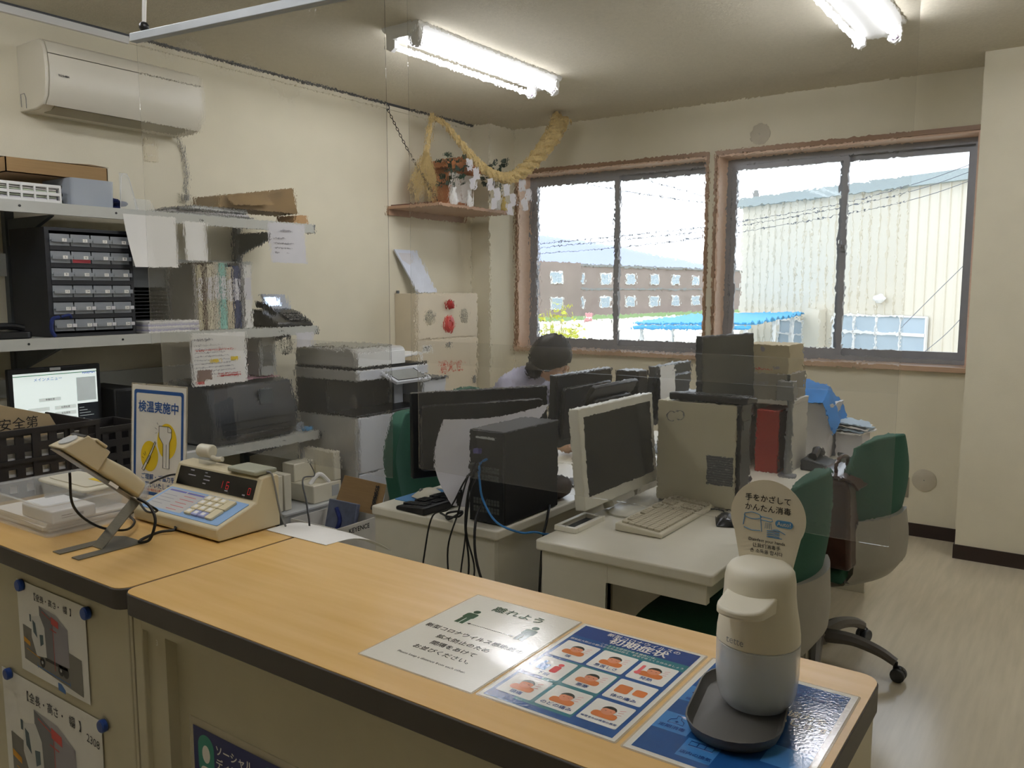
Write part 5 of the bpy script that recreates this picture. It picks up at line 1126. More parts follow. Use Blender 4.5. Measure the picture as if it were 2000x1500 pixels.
# straw rope with tassel and zigzag papers
RPTS = [(-3.76, 4.41, 2.66), (-3.70, 4.46, 2.62), (-3.63, 4.54, 2.50), (-3.55, 4.65, 2.36), (-3.47, 4.76, 2.285), (-3.40, 4.86, 2.29), (-3.31, 4.96, 2.40), (-3.22, 5.05, 2.56), (-3.17, 5.10, 2.70)]
path = arc(RPTS, 10); t = thing('shimenawa', 'thick twisted straw rope looped above the shrine shelf', 'rope', (0, 0, 0))
N = len(path)
for k in range(3):
    pts = []; rs = []
    for i, p in enumerate(path):
        d_ = (path[min(i + 1, N - 1)] - path[max(i - 1, 0)]).normalized(); a_ = d_.cross(V((0, 0, 1))).normalized(); c_ = d_.cross(a_); R_ = .010 + .034 * (i / N) ** 1.3; th = i * .62 + k * 2 * PI / 3
        pts.append(p + (a_ * math.cos(th) + c_ * math.sin(th)) * R_ * .95); rs.append(R_ * .78)
    B().tube(pts, rs, 8).o('strand', STRAW, t)
b = B(); lp = arc([(-3.76, 4.41, 2.66), (-3.765, 4.405, 2.68), (-3.77, 4.39, 2.62), (-3.775, 4.375, 2.50), (-3.78, 4.36, 2.42)], 8)
for k in range(2): b.tube([p + V((math.cos(i * .7 + k * PI), math.sin(i * .7 + k * PI), 0)) * .010 for i, p in enumerate(lp)], .012, 7)
b.o('rope_end', STRAW, t)
b = B()
for i in range(150):
    a = random.uniform(0, 6.28); r_ = random.uniform(0, 1); base = V((-3.78 + .02 * r_ * math.cos(a), 4.36 + .02 * r_ * math.sin(a), 2.44)); l_ = random.uniform(.20, .36); sp = random.uniform(.03, .10)
    b.tube([base, base + V((sp * .6 * math.cos(a), sp * .6 * math.sin(a) - .01, -l_ * .5)), base + V((sp * math.cos(a) + random.gauss(0, .01), sp * math.sin(a) - .025 + random.gauss(0, .01), -l_))], .0019, 3)
q = b.o('tassel', STRAW, t); q['kind'] = 'stuff'
for i, (fr_, lab) in enumerate(((.30, 'zigzag white paper on the rope nearest the straw tassel'), (.44, 'second zigzag white paper from the straw tassel'), (.55, 'third zigzag white paper from the straw tassel'), (.66, 'zigzag white paper nearest the thick rope end'))):
    p = path[int(fr_ * N)]; t = thing('shide', lab, 'paper streamer', p)
    u = V((.62, .78, 0)).normalized(); 
    for k in range(3):
        b = B(); b.T = FR((.01 - .0 * k, -.0, -.02), u, (0, 0, 1)); x_ = -.02 + (k % 2) * .035 + k * .012; b.add([(x_, -.03 - k * .065, .002 * k), (x_ + .045, -.02 - k * .065, .002 * k), (x_ + .05, -.10 - k * .065, .002 * k), (x_ + .005, -.11 - k * .065, .002 * k), (x_, -.03 - k * .065, .002 * k + .001), (x_ + .045, -.02 - k * .065, .002 * k + .001), (x_ + .05, -.10 - k * .065, .002 * k + .001), (x_ + .005, -.11 - k * .065, .002 * k + .001)], [(0, 3, 2, 1), (4, 5, 6, 7), (0, 1, 5, 4), (1, 2, 6, 5), (2, 3, 7, 6), (3, 0, 4, 7)]); b.o('fold', PAPERG, t, smooth=False)

# ================================================================== DESKS
DT = .70
def desk(label, x0, x1, y0, y1, user, near):
    t = thing('office_desk', label, 'desk', (x0, y0, 0)); w_, d_ = x1 - x0, y1 - y0
    B().prism(rr(0, 0, w_, d_, .012), DT - .034, DT).o('top', DESK, t, bevel=.006, seg=3)
    s0, s1 = (0.02, w_ - .02)
    for yy, nm in ((.012, 'side_panel'), (d_ - .037, 'side_panel')):
        if yy < .1 and near == 'open':
            bx(s0, s0 + .24, yy, yy + .025, 0, DT - .034).o('side_panel', DESKSIDE, t, smooth=False, bevel=.002)
            bx(s0 + .24, s1, yy, yy + .025, DT - .095, DT - .034).o('side_rail', DESKSIDE, t, smooth=False, bevel=.002)
            bx(s0 + .235, s0 + .24, yy, yy + .035, 0, DT - .095).o('edge_shade_strip', mat('edge_shadow', '#77725f', .5), t, smooth=False)  # dark strip puts the shade along the panel edge into colour
        else:
            bx(s0, s1, yy, yy + .025, 0, DT - .034).o(nm, DESKSIDE, t, smooth=False, bevel=.002)
            if yy < .1: bx(s0 - .012, s0, yy + .002, yy + .04, 0, DT - .034).o('corner_post', DESKSIDE, t, smooth=False)
    bk = (s0, s0 + .02) if user > 0 else (s1 - .02, s1)
    bx(bk[0], bk[1], .037, d_ - .037, .12, DT - .034).o('back_panel', DESKSIDE, t, smooth=False)
    dr = (.08, w_ - .03) if user > 0 else (.03, w_ - .08)
    bx(dr[0], dr[1], .05, d_ - .05, DT - .09, DT - .036).o('pencil_drawer', DESKSIDE, t, smooth=False)
    for k in range(2):
        b = B(); b.T = FR((.16 + k * (w_ - .30), .0, DT - .02), (1, 0, 0), (0, 0, 1)); b.lathe([(.0085, -.001), (.0085, .0008), (.0075, .0008), (.0073, .0003), (.001, .0003)], 18); b.o('plug_cap', DESK, t)
    return t
LX0, LX1, RX0, RX1 = -2.17, -1.585, -1.435, -.835
desk('ivory desk carrying the black tower computer', LX0, LX1, 2.165, 3.225, -1, 'closed')
desk('ivory desk carrying the white monitor and cream keyboard', RX0, RX1, 2.165, 3.225, 1, 'open')
desk('ivory desk the person is bent over', LX0, LX1, 3.23, 4.29, -1, 'closed')
desk('ivory desk carrying the red binder and blue cloth', RX0, RX1, 3.23, 4.29, 1, 'closed')

# ------------------------------------------------ left desk, near
t = thing('computer_tower', 'black tower computer with cables at its back', 'computer', (-1.742, 2.215, DT))
bx(0, .148, .008, .345, .004, .325).o('case', BLACKM, t, bevel=.004)
bp_ = bx(.003, .145, .0, .008, .006, .322).o('rear_plate', mat('tower_rear', '#1a1b1d', .4), t, smooth=False)
for r_ in range(6):
    z = .04 + r_ * .028
    b = B()
    for i in range(9): b.box(.02 + i * .0125, .0295 + i * .0125, -.0012, .0, z, z + .009); b.box(.02 + i * .0125, .0295 + i * .0125, -.0012, .0, z + .011, z + .02)
    if r_ in (0, 1, 4, 5): q = b.o('vent_grid', mat('vent_grey', '#4e524f', .4), bp_, smooth=False); q['kind'] = 'stuff'
bx(.03, .115, -.002, 0, .296, .304).o('silver_strip', LGREY, bp_, smooth=False)
bx(.03, .055, -.014, 0, .245, .262).o('connector', mat('violet_plug', '#5b5590', .4), bp_, bevel=.002); bx(.02, .06, -.03, 0, .19, .21).o('connector', BLACK, bp_, bevel=.003)
for x_, y_ in ((.02, .03), (.125, .03), (.02, .31), (.125, .31)): B().cyl((x_, y_, 0), (x_, y_, .004), .012, n=10).o('foot', BLACK, t)
cabs = [
    ([(-1.70, 2.19, .90), (-1.715, 2.15, .85), (-1.76, 2.13, .76), (-1.84, 2.135, .72), (-1.87, 2.128, .60), (-1.885, 2.12, .45)], .003, 'black cable falling off the desk beside the black keyboard'),
    ([(-1.69, 2.19, .92), (-1.705, 2.155, .86), (-1.72, 2.125, .75), (-1.765, 2.125, .62), (-1.755, 2.12, .45)], .003, 'black cable bowing down the desk side below the tower'),
    ([(-1.68, 2.19, .91), (-1.69, 2.15, .84), (-1.685, 2.12, .72), (-1.67, 2.12, .58), (-1.685, 2.115, .42)], .0034, 'straight black cable in the bundle behind the tower'),
    ([(-1.672, 2.185, .93), (-1.68, 2.14, .85), (-1.672, 2.11, .70), (-1.64, 2.112, .57), (-1.67, 2.105, .42)], .003, 'black cable bulging outwards in the tower bundle'),
    ([(-1.664, 2.19, .90), (-1.67, 2.13, .82), (-1.672, 2.10, .66), (-1.69, 2.10, .52), (-1.65, 2.095, .42)], .0028, 'thin black cable crossing the tower bundle'),
    ([(-1.652, 2.195, .80), (-1.65, 2.135, .74), (-1.625, 2.10, .62), (-1.57, 2.10, .48), (-1.53, 2.10, .40)], .005, 'thick black power cable sweeping from the tower to the floor')]
for pts, r_, lab in cabs:
    pts = pts + [(pts[-1][0], pts[-1][1], .2), (pts[-1][0] + .02, pts[-1][1] - .04, .012), (pts[-1][0] + .14, pts[-1][1] - .06, .008)]
    tag(B().tube(arc(pts, 6), r_, 6).o('computer_cable', RUBBER), lab, 'cable')
tag(B().tube(arc([(-1.655, 2.205, .93), (-1.652, 2.16, .92), (-1.645, 2.15, .86), (-1.63, 2.15, .80), (-1.58, 2.155, .735), (-1.515, 2.20, .70), (-1.475, 2.26, .69), (-1.46, 2.4, .60), (-1.5, 2.5, .2), (-1.5, 2.5, .006)], 7), .0038, 7).o('network_cable', BLUECAB), 'blue network cable from the tower into the gap between desks', 'cable')
t = thing('ferrite_core', 'black ferrite lump on a cable beside the tower', 'ferrite', (-1.725, 2.135, .80)); B().cyl((0, 0, -.02), (.006, .006, .022), .009, n=12).o('core', BLACK, t, bevel=.003); B().cyl((-.001, -.001, -.026), (.007, .007, .028), .0045, n=8).o('cable_sleeve', BLACK, t)
tag(B().tube(arc([(-1.86, 2.20, .712), (-1.80, 2.17, .716), (-1.76, 2.18, .72), (-1.77, 2.21, .73), (-1.82, 2.19, .72), (-1.79, 2.16, .71), (-1.745, 2.18, .74)], 6), .004, 6).o('cable_coil', RUBBER), 'small coil of black cable between keyboard and tower', 'cable')
tag(B().tube(arc([(-1.592, 2.5, .715), (-1.57, 2.46, .71), (-1.553, 2.42, .68), (-1.545, 2.38, .60), (-1.55, 2.36, .3), (-1.55, 2.36, .006)], 6), .005, 7).o('power_cord', RUBBER), 'black power cord dropping into the gap behind the tower', 'cable')
def keyboard(label, loc, rz, m, mk, ln=.45, wd=.15, stuffy=False):
    t = thing('keyboard', label, 'keyboard', loc, rz)
    b = B(); b.prism([(-wd / 2, .0), (wd / 2, 0), (wd / 2, .012), (wd / 2 - .01, .016), (-wd / 2 + .012, .028), (-wd / 2, .026)], -ln / 2, ln / 2, 'y'); b.o('case', m, t, bevel=.004)
    kT_ = FR((wd / 2 - .012, -ln / 2 + .012, .0165), (0, 1, 0), (-1, 0, .075))
    rows = 6; ch_ = (wd - .03) / rows; joined = B()
    keyw = B(); keyw.prism(rr(.001, .001, .0178, ch_ - .001, .002, 2), 0, .007); km = keyw.mesh('key', mk)
    wide = B(); wide.prism(rr(.001, .001, .10, ch_ - .001, .002, 2), 0, .007); kw = wide.mesh('key', mk)
    for r_ in range(rows):
        c_ = 0
        while c_ < 22:
            x_ = c_ * .0193
            if x_ > ln - .045: break
            skip = (c_ in (15, 19)) or (r_ == 5 and c_ in (1, 6, 11)) or (r_ in (3,) and 15 < c_ < 19)
            if not skip:
                me = kw if (r_ == 0 and c_ == 4) else km
                if stuffy:
                    joined.T = kT_ @ T3((x_, r_ * ch_, 0)); joined.prism(rr(.001, .001, .0178 if me is km else .10, ch_ - .001, .002, 1), 0, .006)
                else:
                    o = bpy.data.objects.new('key', me); COL.objects.link(o); o.parent = t; o.matrix_local = kT_ @ T3((x_, r_ * ch_, 0))
                if me is kw: c_ += 4
            c_ += 1
    if stuffy: q = joined.o('key_rows', mk, t); q['kind'] = 'stuff'
    return t
def lin_rot(deg): return math.radians(deg)
keyboard('black keyboard on the desk beside the cream mouse', (-1.965, 2.40, DT + .001), lin_rot(180 - 4), BLACK, mat('black_key', '#1c1d1f', .4), .46, .145, True)
t = thing('mouse_pad', 'blue mouse pad under the cream mouse', 'mouse pad', (-2.085, 2.40, DT)); B().prism(rr(-.075, -.12, .06, .10, .01), .0005, .003).o('pad', mat('pad_blue', '#4d7fae', .7), t)
def mouse(label, loc, rz, m):
    t = thing('computer_mouse', label, 'mouse', loc, rz)
    b = B(); b.sheet(lambda u, v: (-.032 + .064 * u, -.055 + .11 * v, .002 + .032 * (max(0, math.sin(PI * min(max(u, .0), 1))) ** .6) * (max(0, math.sin(PI * v)) ** .5)), 12, 14, .003); b.o('shell', m, t)
    bx(-.026, .026, -.046, .046, .0, .004).o('underside', m, t, smooth=False); B().cyl((-.004, -.03, .028), (.004, -.03, .028), .008, n=12).o('wheel', MGREY, t)
    return t
mouse('cream mouse on the blue mouse pad', (-2.075, 2.38, DT + .0035), -.3, OFFW)
t = thing('desk_papers', 'white papers lying behind the cream mouse', 'papers', (-2.15, 2.53, DT)); b = B(); b.sheet(lambda u, v: (u * .16, v * .24, .0015 + .01 * u * v), 5, 5, .0015); b.o('sheet', PAPER, t); b = B(); b.sheet(lambda u, v: (u * .15 + .01, v * .2 - .02, .004 + .01 * u * v), 5, 5, .0012); b.o('sheet', PAPER, t)
def monitor(name, label, loc, rz, wd, ht, zb, m, ms, tilt=0, bez=.014, th=.035, fr=.115, fx=-.02):
    """screen looks along +x of the local frame"""
    t = thing(name, label, 'monitor', loc, rz); ct, st = math.cos(tilt), math.sin(tilt)
    T = FR((0, 0, zb), (0, 1, 0), (-st, 0, ct))
    b = B(); b.T = T; b.prism(rr(-wd / 2, 0, wd / 2, ht, .006), -th, 0); b.o('housing', m, t, bevel=.004)
    b = B(); b.T = T; b.prism(rr(-wd / 2 + .03, .03, wd / 2 - .03, ht - .05, .02), -th - .018, -th); b.o('rear_bulge', m, t, bevel=.006)
    b = B(); b.T = T; b.box(-wd / 2 + bez, wd / 2 - bez, bez * 1.4, ht - bez, 0, .0008); b.o('screen', ms, t, smooth=False)
    b = B(); b.tube([(-th - .02, 0, .008), (-th - .03, 0, zb * .6), (-th - .01 - st * ht * .3, 0, zb + ht * .35)], .02, 10); b.o('neck', m, t)
    B().lathe([(fr, 0), (fr, .006), (fr * .87, .012), (.02, .016)], 30, (fx, 0), 1, 1.1).o('foot', m, t)
    return t
# large black monitor, its back to the counter
dir_ = math.radians(28.6); pc = V((-2.19, 2.42, 0)) + V((math.sin(dir_), math.cos(dir_), 0)) * .305
t = monitor('wide_monitor', 'wide black monitor seen from behind beside the tower computer', (pc.x - .02, pc.y + .01, DT + .0005), PI - dir_, .61, .345, .05, BLACK, SCREEN, 0, .01, .03, .085, -.04)
t = thing('taped_paper', 'curved white paper sheet hanging behind the tower computer', 'paper', (-1.80, 2.28, DT + .004))
b = B(); TL_, TR_, BL_, BR_ = V((-.15, .05, .32)), V((.10, .38, .36)), V((-.04, -.04, .03)), V((.02, .08, 0))
b.sheet(lambda u, v: TL_.lerp(TR_, u).lerp(BL_.lerp(BR_, u), v) + V((-.045, -.02, -.01)) * math.sin(PI * v) * (1 - u) + V((0, 0, -.02)) * math.sin(PI * u) * (1 - v), 10, 12, .001); b.o('sheet', PAPERG, t)
# second and third black monitors
monitor('black_monitor', 'black monitor with a pale top edge behind the tower', (-1.74, 2.93, DT + .0005), PI, .45, .29, .18, BLACK, SCREEN, .05, fr=.075, fx=-.03)
monitor('tilted_monitor', 'small black monitor tilted far back between the desks', (-1.63, 2.87, DT + .0005), PI, .36, .19, .28, BLACK, SCREEN, .55, .012, .018, .03, .0)
monitor('black_monitor', 'black monitor seen from behind with a white paper taped on', (-1.75, 3.80, DT + .0005), PI, .44, .29, .15, DGREY, SCREEN, .08)
t = thing('taped_note', 'white paper taped to the back of the far black monitor', 'paper', (-1.672, 3.58, .93)); b = B(); b.sheet(lambda u, v: (.004 + .01 * (1 - v), u * .16, v * .21), 5, 6, .001); b.o('sheet', PAPER, t)
t = thing('desk_speaker', 'black upright speaker beside the far black monitor', 'speaker', (-1.76, 3.47, DT)); bx(-.06, .06, -.05, .05, 0, .43).o('box', BLACK, t, bevel=.006); b = B(); b.T = FR((.061, 0, .3), (0, 1, 0), (0, 0, 1)); b.lathe([(.035, 0), (.035, .002), (.01, -.002), (.001, .003)], 20); b.o('cone', DGREY, t)
t = thing('letter_tray', 'tall black letter tray beyond the black speaker', 'tray', (-1.70, 4.05, DT)); bx(-.10, .1, 0, .2, 0, .26).o('tray', BLACK, t, bevel=.004)
t = thing('cup', 'small green cup beside the person at the desk', 'cup', (-2.06, 3.20, DT)); B().lathe([(.03, 0), (.036, .1), (.033, .1), (.028, .006), (.001, .006)], 18).o('cup', mat('pale_green_cup', '#8fb07a', .4), t); B().tube([(.035, 0, .08), (.055, 0, .065), (.05, 0, .03), (.033, 0, .025)], .005, 6).o('handle', mat('pale_green_cup', '#8fb07a', .4), t)
# things between the desks under the white monitor
t = thing('brown_pouch', 'dark brown pouch between the tower and the white monitor', 'pouch', (-1.66, 2.66, DT)); b = B(); b.ball((0, 0, .045), (.055, .07, .045), 14); b.o('pouch', mat('brown_leather_dark', '#3a2a20', .6), t); B().tube(arc([(-.02, -.05, .08), (.0, -.06, .10), (.02, -.04, .09)], 4), .006, 6).o('tie', RUBBER, t)

# ------------------------------------------------ right desk, near
t = monitor('white_monitor', 'white framed monitor switched off behind the cream keyboard', (-1.355, 2.63, DT + .0005), 0, .56, .345, .062, mat('monitor_white', '#cdcabb', .35), SCREEN, .09, .03, .04, .072, .02)
keyboard('cream keyboard in front of the white monitor', (-1.185, 2.635, DT + .001), 0, mat('keyboard_cream', '#cfc8b2', .45), mat('key_cream', '#bdb59d', .5), .47, .17)
t = thing('cable_grommet', 'cream cable outlet box with open slot beside the white monitor', 'cable outlet', (-1.44, 2.29, DT))
b = B(); b.box(0, .085, 0, .016, 0, .018); b.box(0, .085, .184, .20, 0, .018); b.box(0, .016, .016, .184, 0, .018); b.box(.069, .085, .016, .184, 0, .018); b.o('frame', DESK, t, bevel=.002); bx(.016, .069, .016, .184, .001, .003).o('slot', DGREY, t, smooth=False); B().cyl((.04, .008, .018), (.04, .008, .0185), .003, n=8).o('screw', MGREY, t)
t = thing('computer_tower', 'beige tower computer with black front behind the cream keyboard', 'computer', (-1.335, 2.855, DT))
TB = mat('tower_beige', '#b9b298', .5, var=.05, scale=5)
bx(0, .308, 0, .105, .006, .388).o('case', TB, t, bevel=.004); bx(.308, .326, .0, .105, .002, .392).o('front_bezel', BLACK, t, bevel=.005)
bx(.3262, .328, .02, .085, .30, .33).o('drive_slot', DGREY, t, smooth=False)
b = B(); vT = FR((.20, -.0006, .09), (1, 0, 0), (0, 0, 1)); b.T = vT
for i in range(13):
    b.flat(rect(0, i * .0089, .101, i * .0089 + .0014), .0008)
q = b.o('vent_slats', MGREY, t, smooth=False); q['kind'] = 'stuff'
prt(t, vT, DGREY, [rect(0, 0, .101, .108)], .0004, 'vent_plate')
b = B(); b.T = FR((.055, -.001, .33), (1, 0, 0), (0, 0, 1)); b.tube([(.018 * math.cos(a) + .002, .02 * math.sin(a), 0) for a in [PI * (.25 + 1.5 * i / 14) for i in range(15)]], .0018, 5); b.tube([(.034 + .018 * math.cos(a), .006 + .018 * math.sin(a), 0) for a in [PI * (-.7 + 1.45 * i / 14) for i in range(15)]], .0018, 5); b.o('round_marks', MGREY, t)
for x_, y_ in ((.03, .02), (.28, .02), (.03, .085), (.28, .085)): B().cyl((x_, y_, 0), (x_, y_, .006), .012, n=10).o('foot', BLACK, t)
ZP = DT + .3922
keyboard('thin black keyboard lying on the beige tower', (-1.14, 2.912, ZP + .0005), PI / 2, BLACK, mat('black_key', '#1c1d1f', .4), .30, .11, True)
tag(B().tube(arc([(-1.30, 2.83, .706), (-1.26, 2.81, .712), (-1.20, 2.835, .706), (-1.13, 2.80, .71), (-1.07, 2.835, .706), (-1.03, 2.78, .705), (-1.02, 2.72, .704)], 6), .003, 6).o('keyboard_cable', RUBBER), 'black cable winding at the foot of the beige tower', 'cable')
mouse('black mouse in front of the beige tower', (-1.0, 2.70, DT + .001), .4, BLACK)
# ------------------------------------------------ right desk, far
t = monitor('grey_monitor', 'tall dark grey monitor behind the beige tower', (-1.235, 3.34, DT + .0005), -.2, .40, .36, .255, DGREY, mat('grey_off_screen', '#3d3f3c', .25), .03, .008, .03)
t = thing('desk_rack', 'pale desktop rack holding the red binder', 'rack', (-1.29, 3.60, DT))
RK = mat('rack_pale', '#c3bfb4', .45)
bx(-.02, .24, 0, .25, .30, .32).o('top_board', RK, t, smooth=False, bevel=.002); bx(.215, .235, .0, .25, 0, .30).o('side_board', RK, t, smooth=False); bx(-.02, .0, .0, .25, 0, .30).o('side_board', RK, t, smooth=False); bx(.0, .215, .24, .25, 0, .30).o('back_board', RK, t, smooth=False)
t = thing('binder', 'tall dark red binder standing in the pale rack', 'binder', (-1.20, 3.60, DT)); bx(0, .10, -.02, .20, 0, .275).o('cover', REDB, t, bevel=.003); bx(.1002, .104, -.018, .19, .01, .27).o('spine_edge', mat('dark_maroon', '#3a1512', .5), t, smooth=False)
t = thing('carton', 'grey document box on the pale rack', 'box', (-1.315, 3.60, DT + .3205)); bx(0, .25, 0, .24, 0, .115).o('box', mat('box_grey', '#8b867b', .7), t, smooth=False, bevel=.002); text(t, FR((.115, -.0002, .07), (1, 0, 0), (0, 0, 1)), '取扱注意', .024, INKG, h=.0006)
t = thing('carton', 'beige carton on top of the grey document box', 'carton', (-1.30, 3.61, DT + .436)); bx(0, .225, 0, .22, 0, .125).o('box', mat('box_beige', '#b1a587', .75), t, smooth=False, bevel=.002); prt(t, FR((0, -.0002, 0), (1, 0, 0), (0, 0, 1)), INKG, [disc(.11, .105, .012, n=12), rect(.16, .02, .185, .032)], .0006, 'printed_marks'); prt(t, FR((0, -.0002, 0), (1, 0, 0), (0, 0, 1)), REDP, [rect(.07, .014, .15, .018)], .0006, 'printed_line')
t = thing('desk_lamp', 'grey metal desk pole with square clamp head', 'lamp', (-1.045, 3.548, DT))
B().cyl((0, 0, .01), (0, 0, .41), .014, n=16).o('pole', ALU, t); B().lathe([(.04, 0), (.04, .008), (.02, .014)], 24).o('base', ALU, t); bx(-.055, .02, -.025, .03, .33, .415).o('head', ALU, t, bevel=.004); B().cyl((-.01, 0, .415), (-.01, 0, .442), .011, n=12).o('knob', DGREY, t)
t = thing('white_box', 'white plastic box under the blue cloth', 'box', (-1.19, 4.02, DT)); b = B(); opentub(b, .20, .22, .25, .004, .012); b.o('tub', mat('milky_plastic', '#c9c6c4', .45), t); B().prism(rr(-.003, -.003, .203, .223, .015), .25, .262).o('lid', mat('milky_plastic', '#c9c6c4', .45), t)
t = thing('blue_cloth', 'blue cloth draped over the white plastic box', 'cloth', (-1.15, 4.0, DT + .262)); b = B(); b.sheet(lambda u, v: (u * .18 + .01 * math.sin(7 * v) + .05 * max(0, v - .7) , v * .24 - .01, .008 + .10 * math.sin(PI * min(1, v * 1.05)) * (1 - .4 * u) - (.26 * max(0, u - .72) ** 1.0 * 2)), 16, 14, .004); b.o('cloth', mat('blue_cloth', '#3f7fc4', .85, var=.15), t)
t = thing('paper_pile', 'fanned stack of white papers by the blue cloth', 'papers', (-.985, 4.10, DT))
bx(.0, .12, 0, .16, 0, .12).o('paper_block', PAPERG, t, smooth=False)
for i in range(4): b = B(); b.T = Matrix.Translation((.06, .08, .121 + i * .014)) @ Matrix.Rotation(.15 * i - .2, 4, 'Z') @ Matrix.Rotation(.05 * i, 4, 'Y'); b.prism(rect(-.075, -.10, .075, .10), 0, .006); b.o('sheaf', [PAPER, mat('pale_blue_paper', '#a9bccb', .8)][i % 2], t, smooth=False)
t = thing('desk_phone', 'dark grey telephone on the desk beside the red binder', 'telephone', (-.965, 3.78, DT)); B().prism([(-.07, 0), (.07, 0), (.07, .03), (-.05, .06), (-.07, .055)], -.08, .08, 'y').o('base', DGREY, t, bevel=.008); b = B(); b.tube(arc([(-.02, -.07, .065), (-.02, 0, .085), (-.02, .07, .065)], 5), .018, 8); b.o('handset', BLACK, t)
t = thing('stapler', 'black stapler on the desk beside the dark grey telephone', 'stapler', (-.90, 3.93, DT), .5); bx(-.015, .015, -.07, .07, 0, .012).o('base', BLACK, t, bevel=.003); b = B(); b.prism([(-.06, .016), (.07, .03), (.07, .048), (-.04, .05), (-.06, .04)], -.014, .014, 'x'); b.o('arm', BLACK, t, bevel=.004)

# ================================================================== CHAIRS
def make_chair(label):
    """sits at origin on the floor, user looks along -x, backrest on +x"""
    t = thing('office_chair', label, 'office chair', (0, 0, 0))
    b = B(); b.sheet(lambda u, v: (-.24 + .47 * u, -.235 + .47 * v, .475 - .012 * math.sin(PI * u) * math.sin(PI * v) - .03 * (2 * v - 1) ** 4 - .03 * max(0, .2 - u) * 5), 14, 14, .06); b.o('seat', GREEN, t, bevel=.018, seg=3)
    b = B(); b.sheet(lambda u, v: (-.22 + .45 * u, -.21 + .42 * v, .425 + .02 * (2 * v - 1) ** 4), 8, 8, .03); b.o('seat_pan', BLACK, t)
    def back(u, v, off=0, wd=.43, z0=.52, z1=.965):
        z = z0 + (z1 - z0) * v; s_ = 2 * u - 1; W2 = wd * .5 * (1 - .30 * max(0, (v - .6) / .4) ** 2 - .08 * (1 - v))
        zz = z - .05 * abs(s_) ** 3 * v
        return (.215 + off + .05 * v + .035 * math.sin(PI * v) * .5 - .055 * s_ * s_, s_ * W2, zz)
    b = B(); b.sheet(lambda u, v: back(u, v), 14, 16, .055); b.o('backrest', GREEN, t, bevel=.018, seg=3)
    def shell(u, v):
        s_ = 2 * u - 1; pts = [(.06, .392), (.18, .395), (.25, .42), (.283, .47), (.287, .53), (.284, .60), (.283, .66)]
        k = v * (len(pts) - 1); i = min(int(k), len(pts) - 2); f = k - i; x = pts[i][0] * (1 - f) + pts[i + 1][0] * f; z = pts[i][1] * (1 - f) + pts[i + 1][1] * f
        wd_ = .185 + .012 * v - .05 * max(0, v - .75) * 2
        return (x - .04 * s_ * s_, s_ * wd_, z)
    b = B(); b.sheet(shell, 14, 18, .022); b.o('back_shell', CHGREY, t)
    B().cyl((0, 0, .10), (0, 0, .41), .028, .022).o('gas_column', MGREY, t); bx(-.10, .12, -.09, .09, .385, .412).o('tilt_mechanism', DGREY, t, bevel=.008)
    B().lathe([(.045, .075), (.05, .085), (.05, .12), (.035, .135)], 20).o('hub', CHGREY, t)
    b = B(); b.tube([(.0, .2, .40), (.02, .27, .40), (.05, .29, .40)], .008, 6); b.o('lever', BLACK, t)
    for k in range(5):
        a = 2 * PI * k / 5 + .22; c, s_ = math.cos(a), math.sin(a)
        pts = [(.04, .108), (.14, .118), (.24, .100), (.305, .072)]
        B().tube([(r_ * c, r_ * s_, z) for r_, z in arc([(p[0], p[1], 0) for p in pts], 4) and [(q[0], q[1]) for q in arc([(p[0], p[1], 0) for p in pts], 4)]], [.030 - .012 * i / 12 for i in range(13)], 8).o('base_leg', mat('base_grey', '#5f5b54', .45), t)
        cs = B(); cs.cyl((.305 * c, .305 * s_, .03), (.305 * c, .305 * s_, .075), .009, n=8); ax = V((-s_, c, 0)); ctr = V((.305 * c, .305 * s_, .0275)) + V((c, s_, 0)) * .012
        ca = cs.o('caster', BLACK, t)
        for sg in (-1, 1): B().cyl(ctr + ax * sg * .005, ctr + ax * sg * .024, .027, n=18).o('wheel', DGREY, ca, bevel=.004)
        cs = B(); cs.ball(ctr + V((0, 0, .012)), (.022, .022, .024), 10); cs.o('fork', BLACK, ca)
    return t
c0 = make_chair('green office chair nearest the disinfectant dispenser')
c0.location = (-.905, 2.50, 0); c0.rotation_euler = (0, 0, .0)
dup(c0, (-.85, 3.37, 0), -.30, 'green office chair carrying the brown leather bag')
dup(c0, (-2.235, 2.76, 0), PI + .1, 'green office chair between the copier and the wide black monitor')
dup(c0, (-2.57, 3.57, 0), PI, 'green office chair the person sits on')
t = thing('leather_bag', 'dark brown leather bag on the seat of the green chair', 'bag', (-.738, 3.18, .494), -.06); t.scale = (1, .8, 1.2)
LB = mat('brown_leather', '#3b2219', .28, var=.2, scale=30, coat=.2)
b = B(); b.prism([(-.095, 0), (.085, 0), (.07, .25), (.055, .275), (-.065, .275), (-.08, .25)], -.17, .17, 'y'); b.o('body', LB, t, bevel=.015, seg=3)
b = B(); b.sheet(lambda u, v: (-.10 + .20 * u, -.172 + .344 * v, .283 - .03 * (2 * u - 1) ** 4), 8, 6, .006); b.o('flap', LB, t)
b = B(); b.tube(arc([(-.0, -.09, .285), (0, -.07, .315), (0, .0, .325), (0, .07, .315), (0, .09, .285)], 5), .008, 8); b.o('handle', LB, t)
b = B(); b.T = FR((-.03, -.174, .13), (1, 0, 0), (0, 0, 1)); b.tube([(.012 * math.cos(a), .012 * math.sin(a), 0) for a in [2 * PI * i / 12 for i in range(12)]], .002, 6, True); b.o('ring', mat('brass', '#b08d52', .3, metal=1), t)

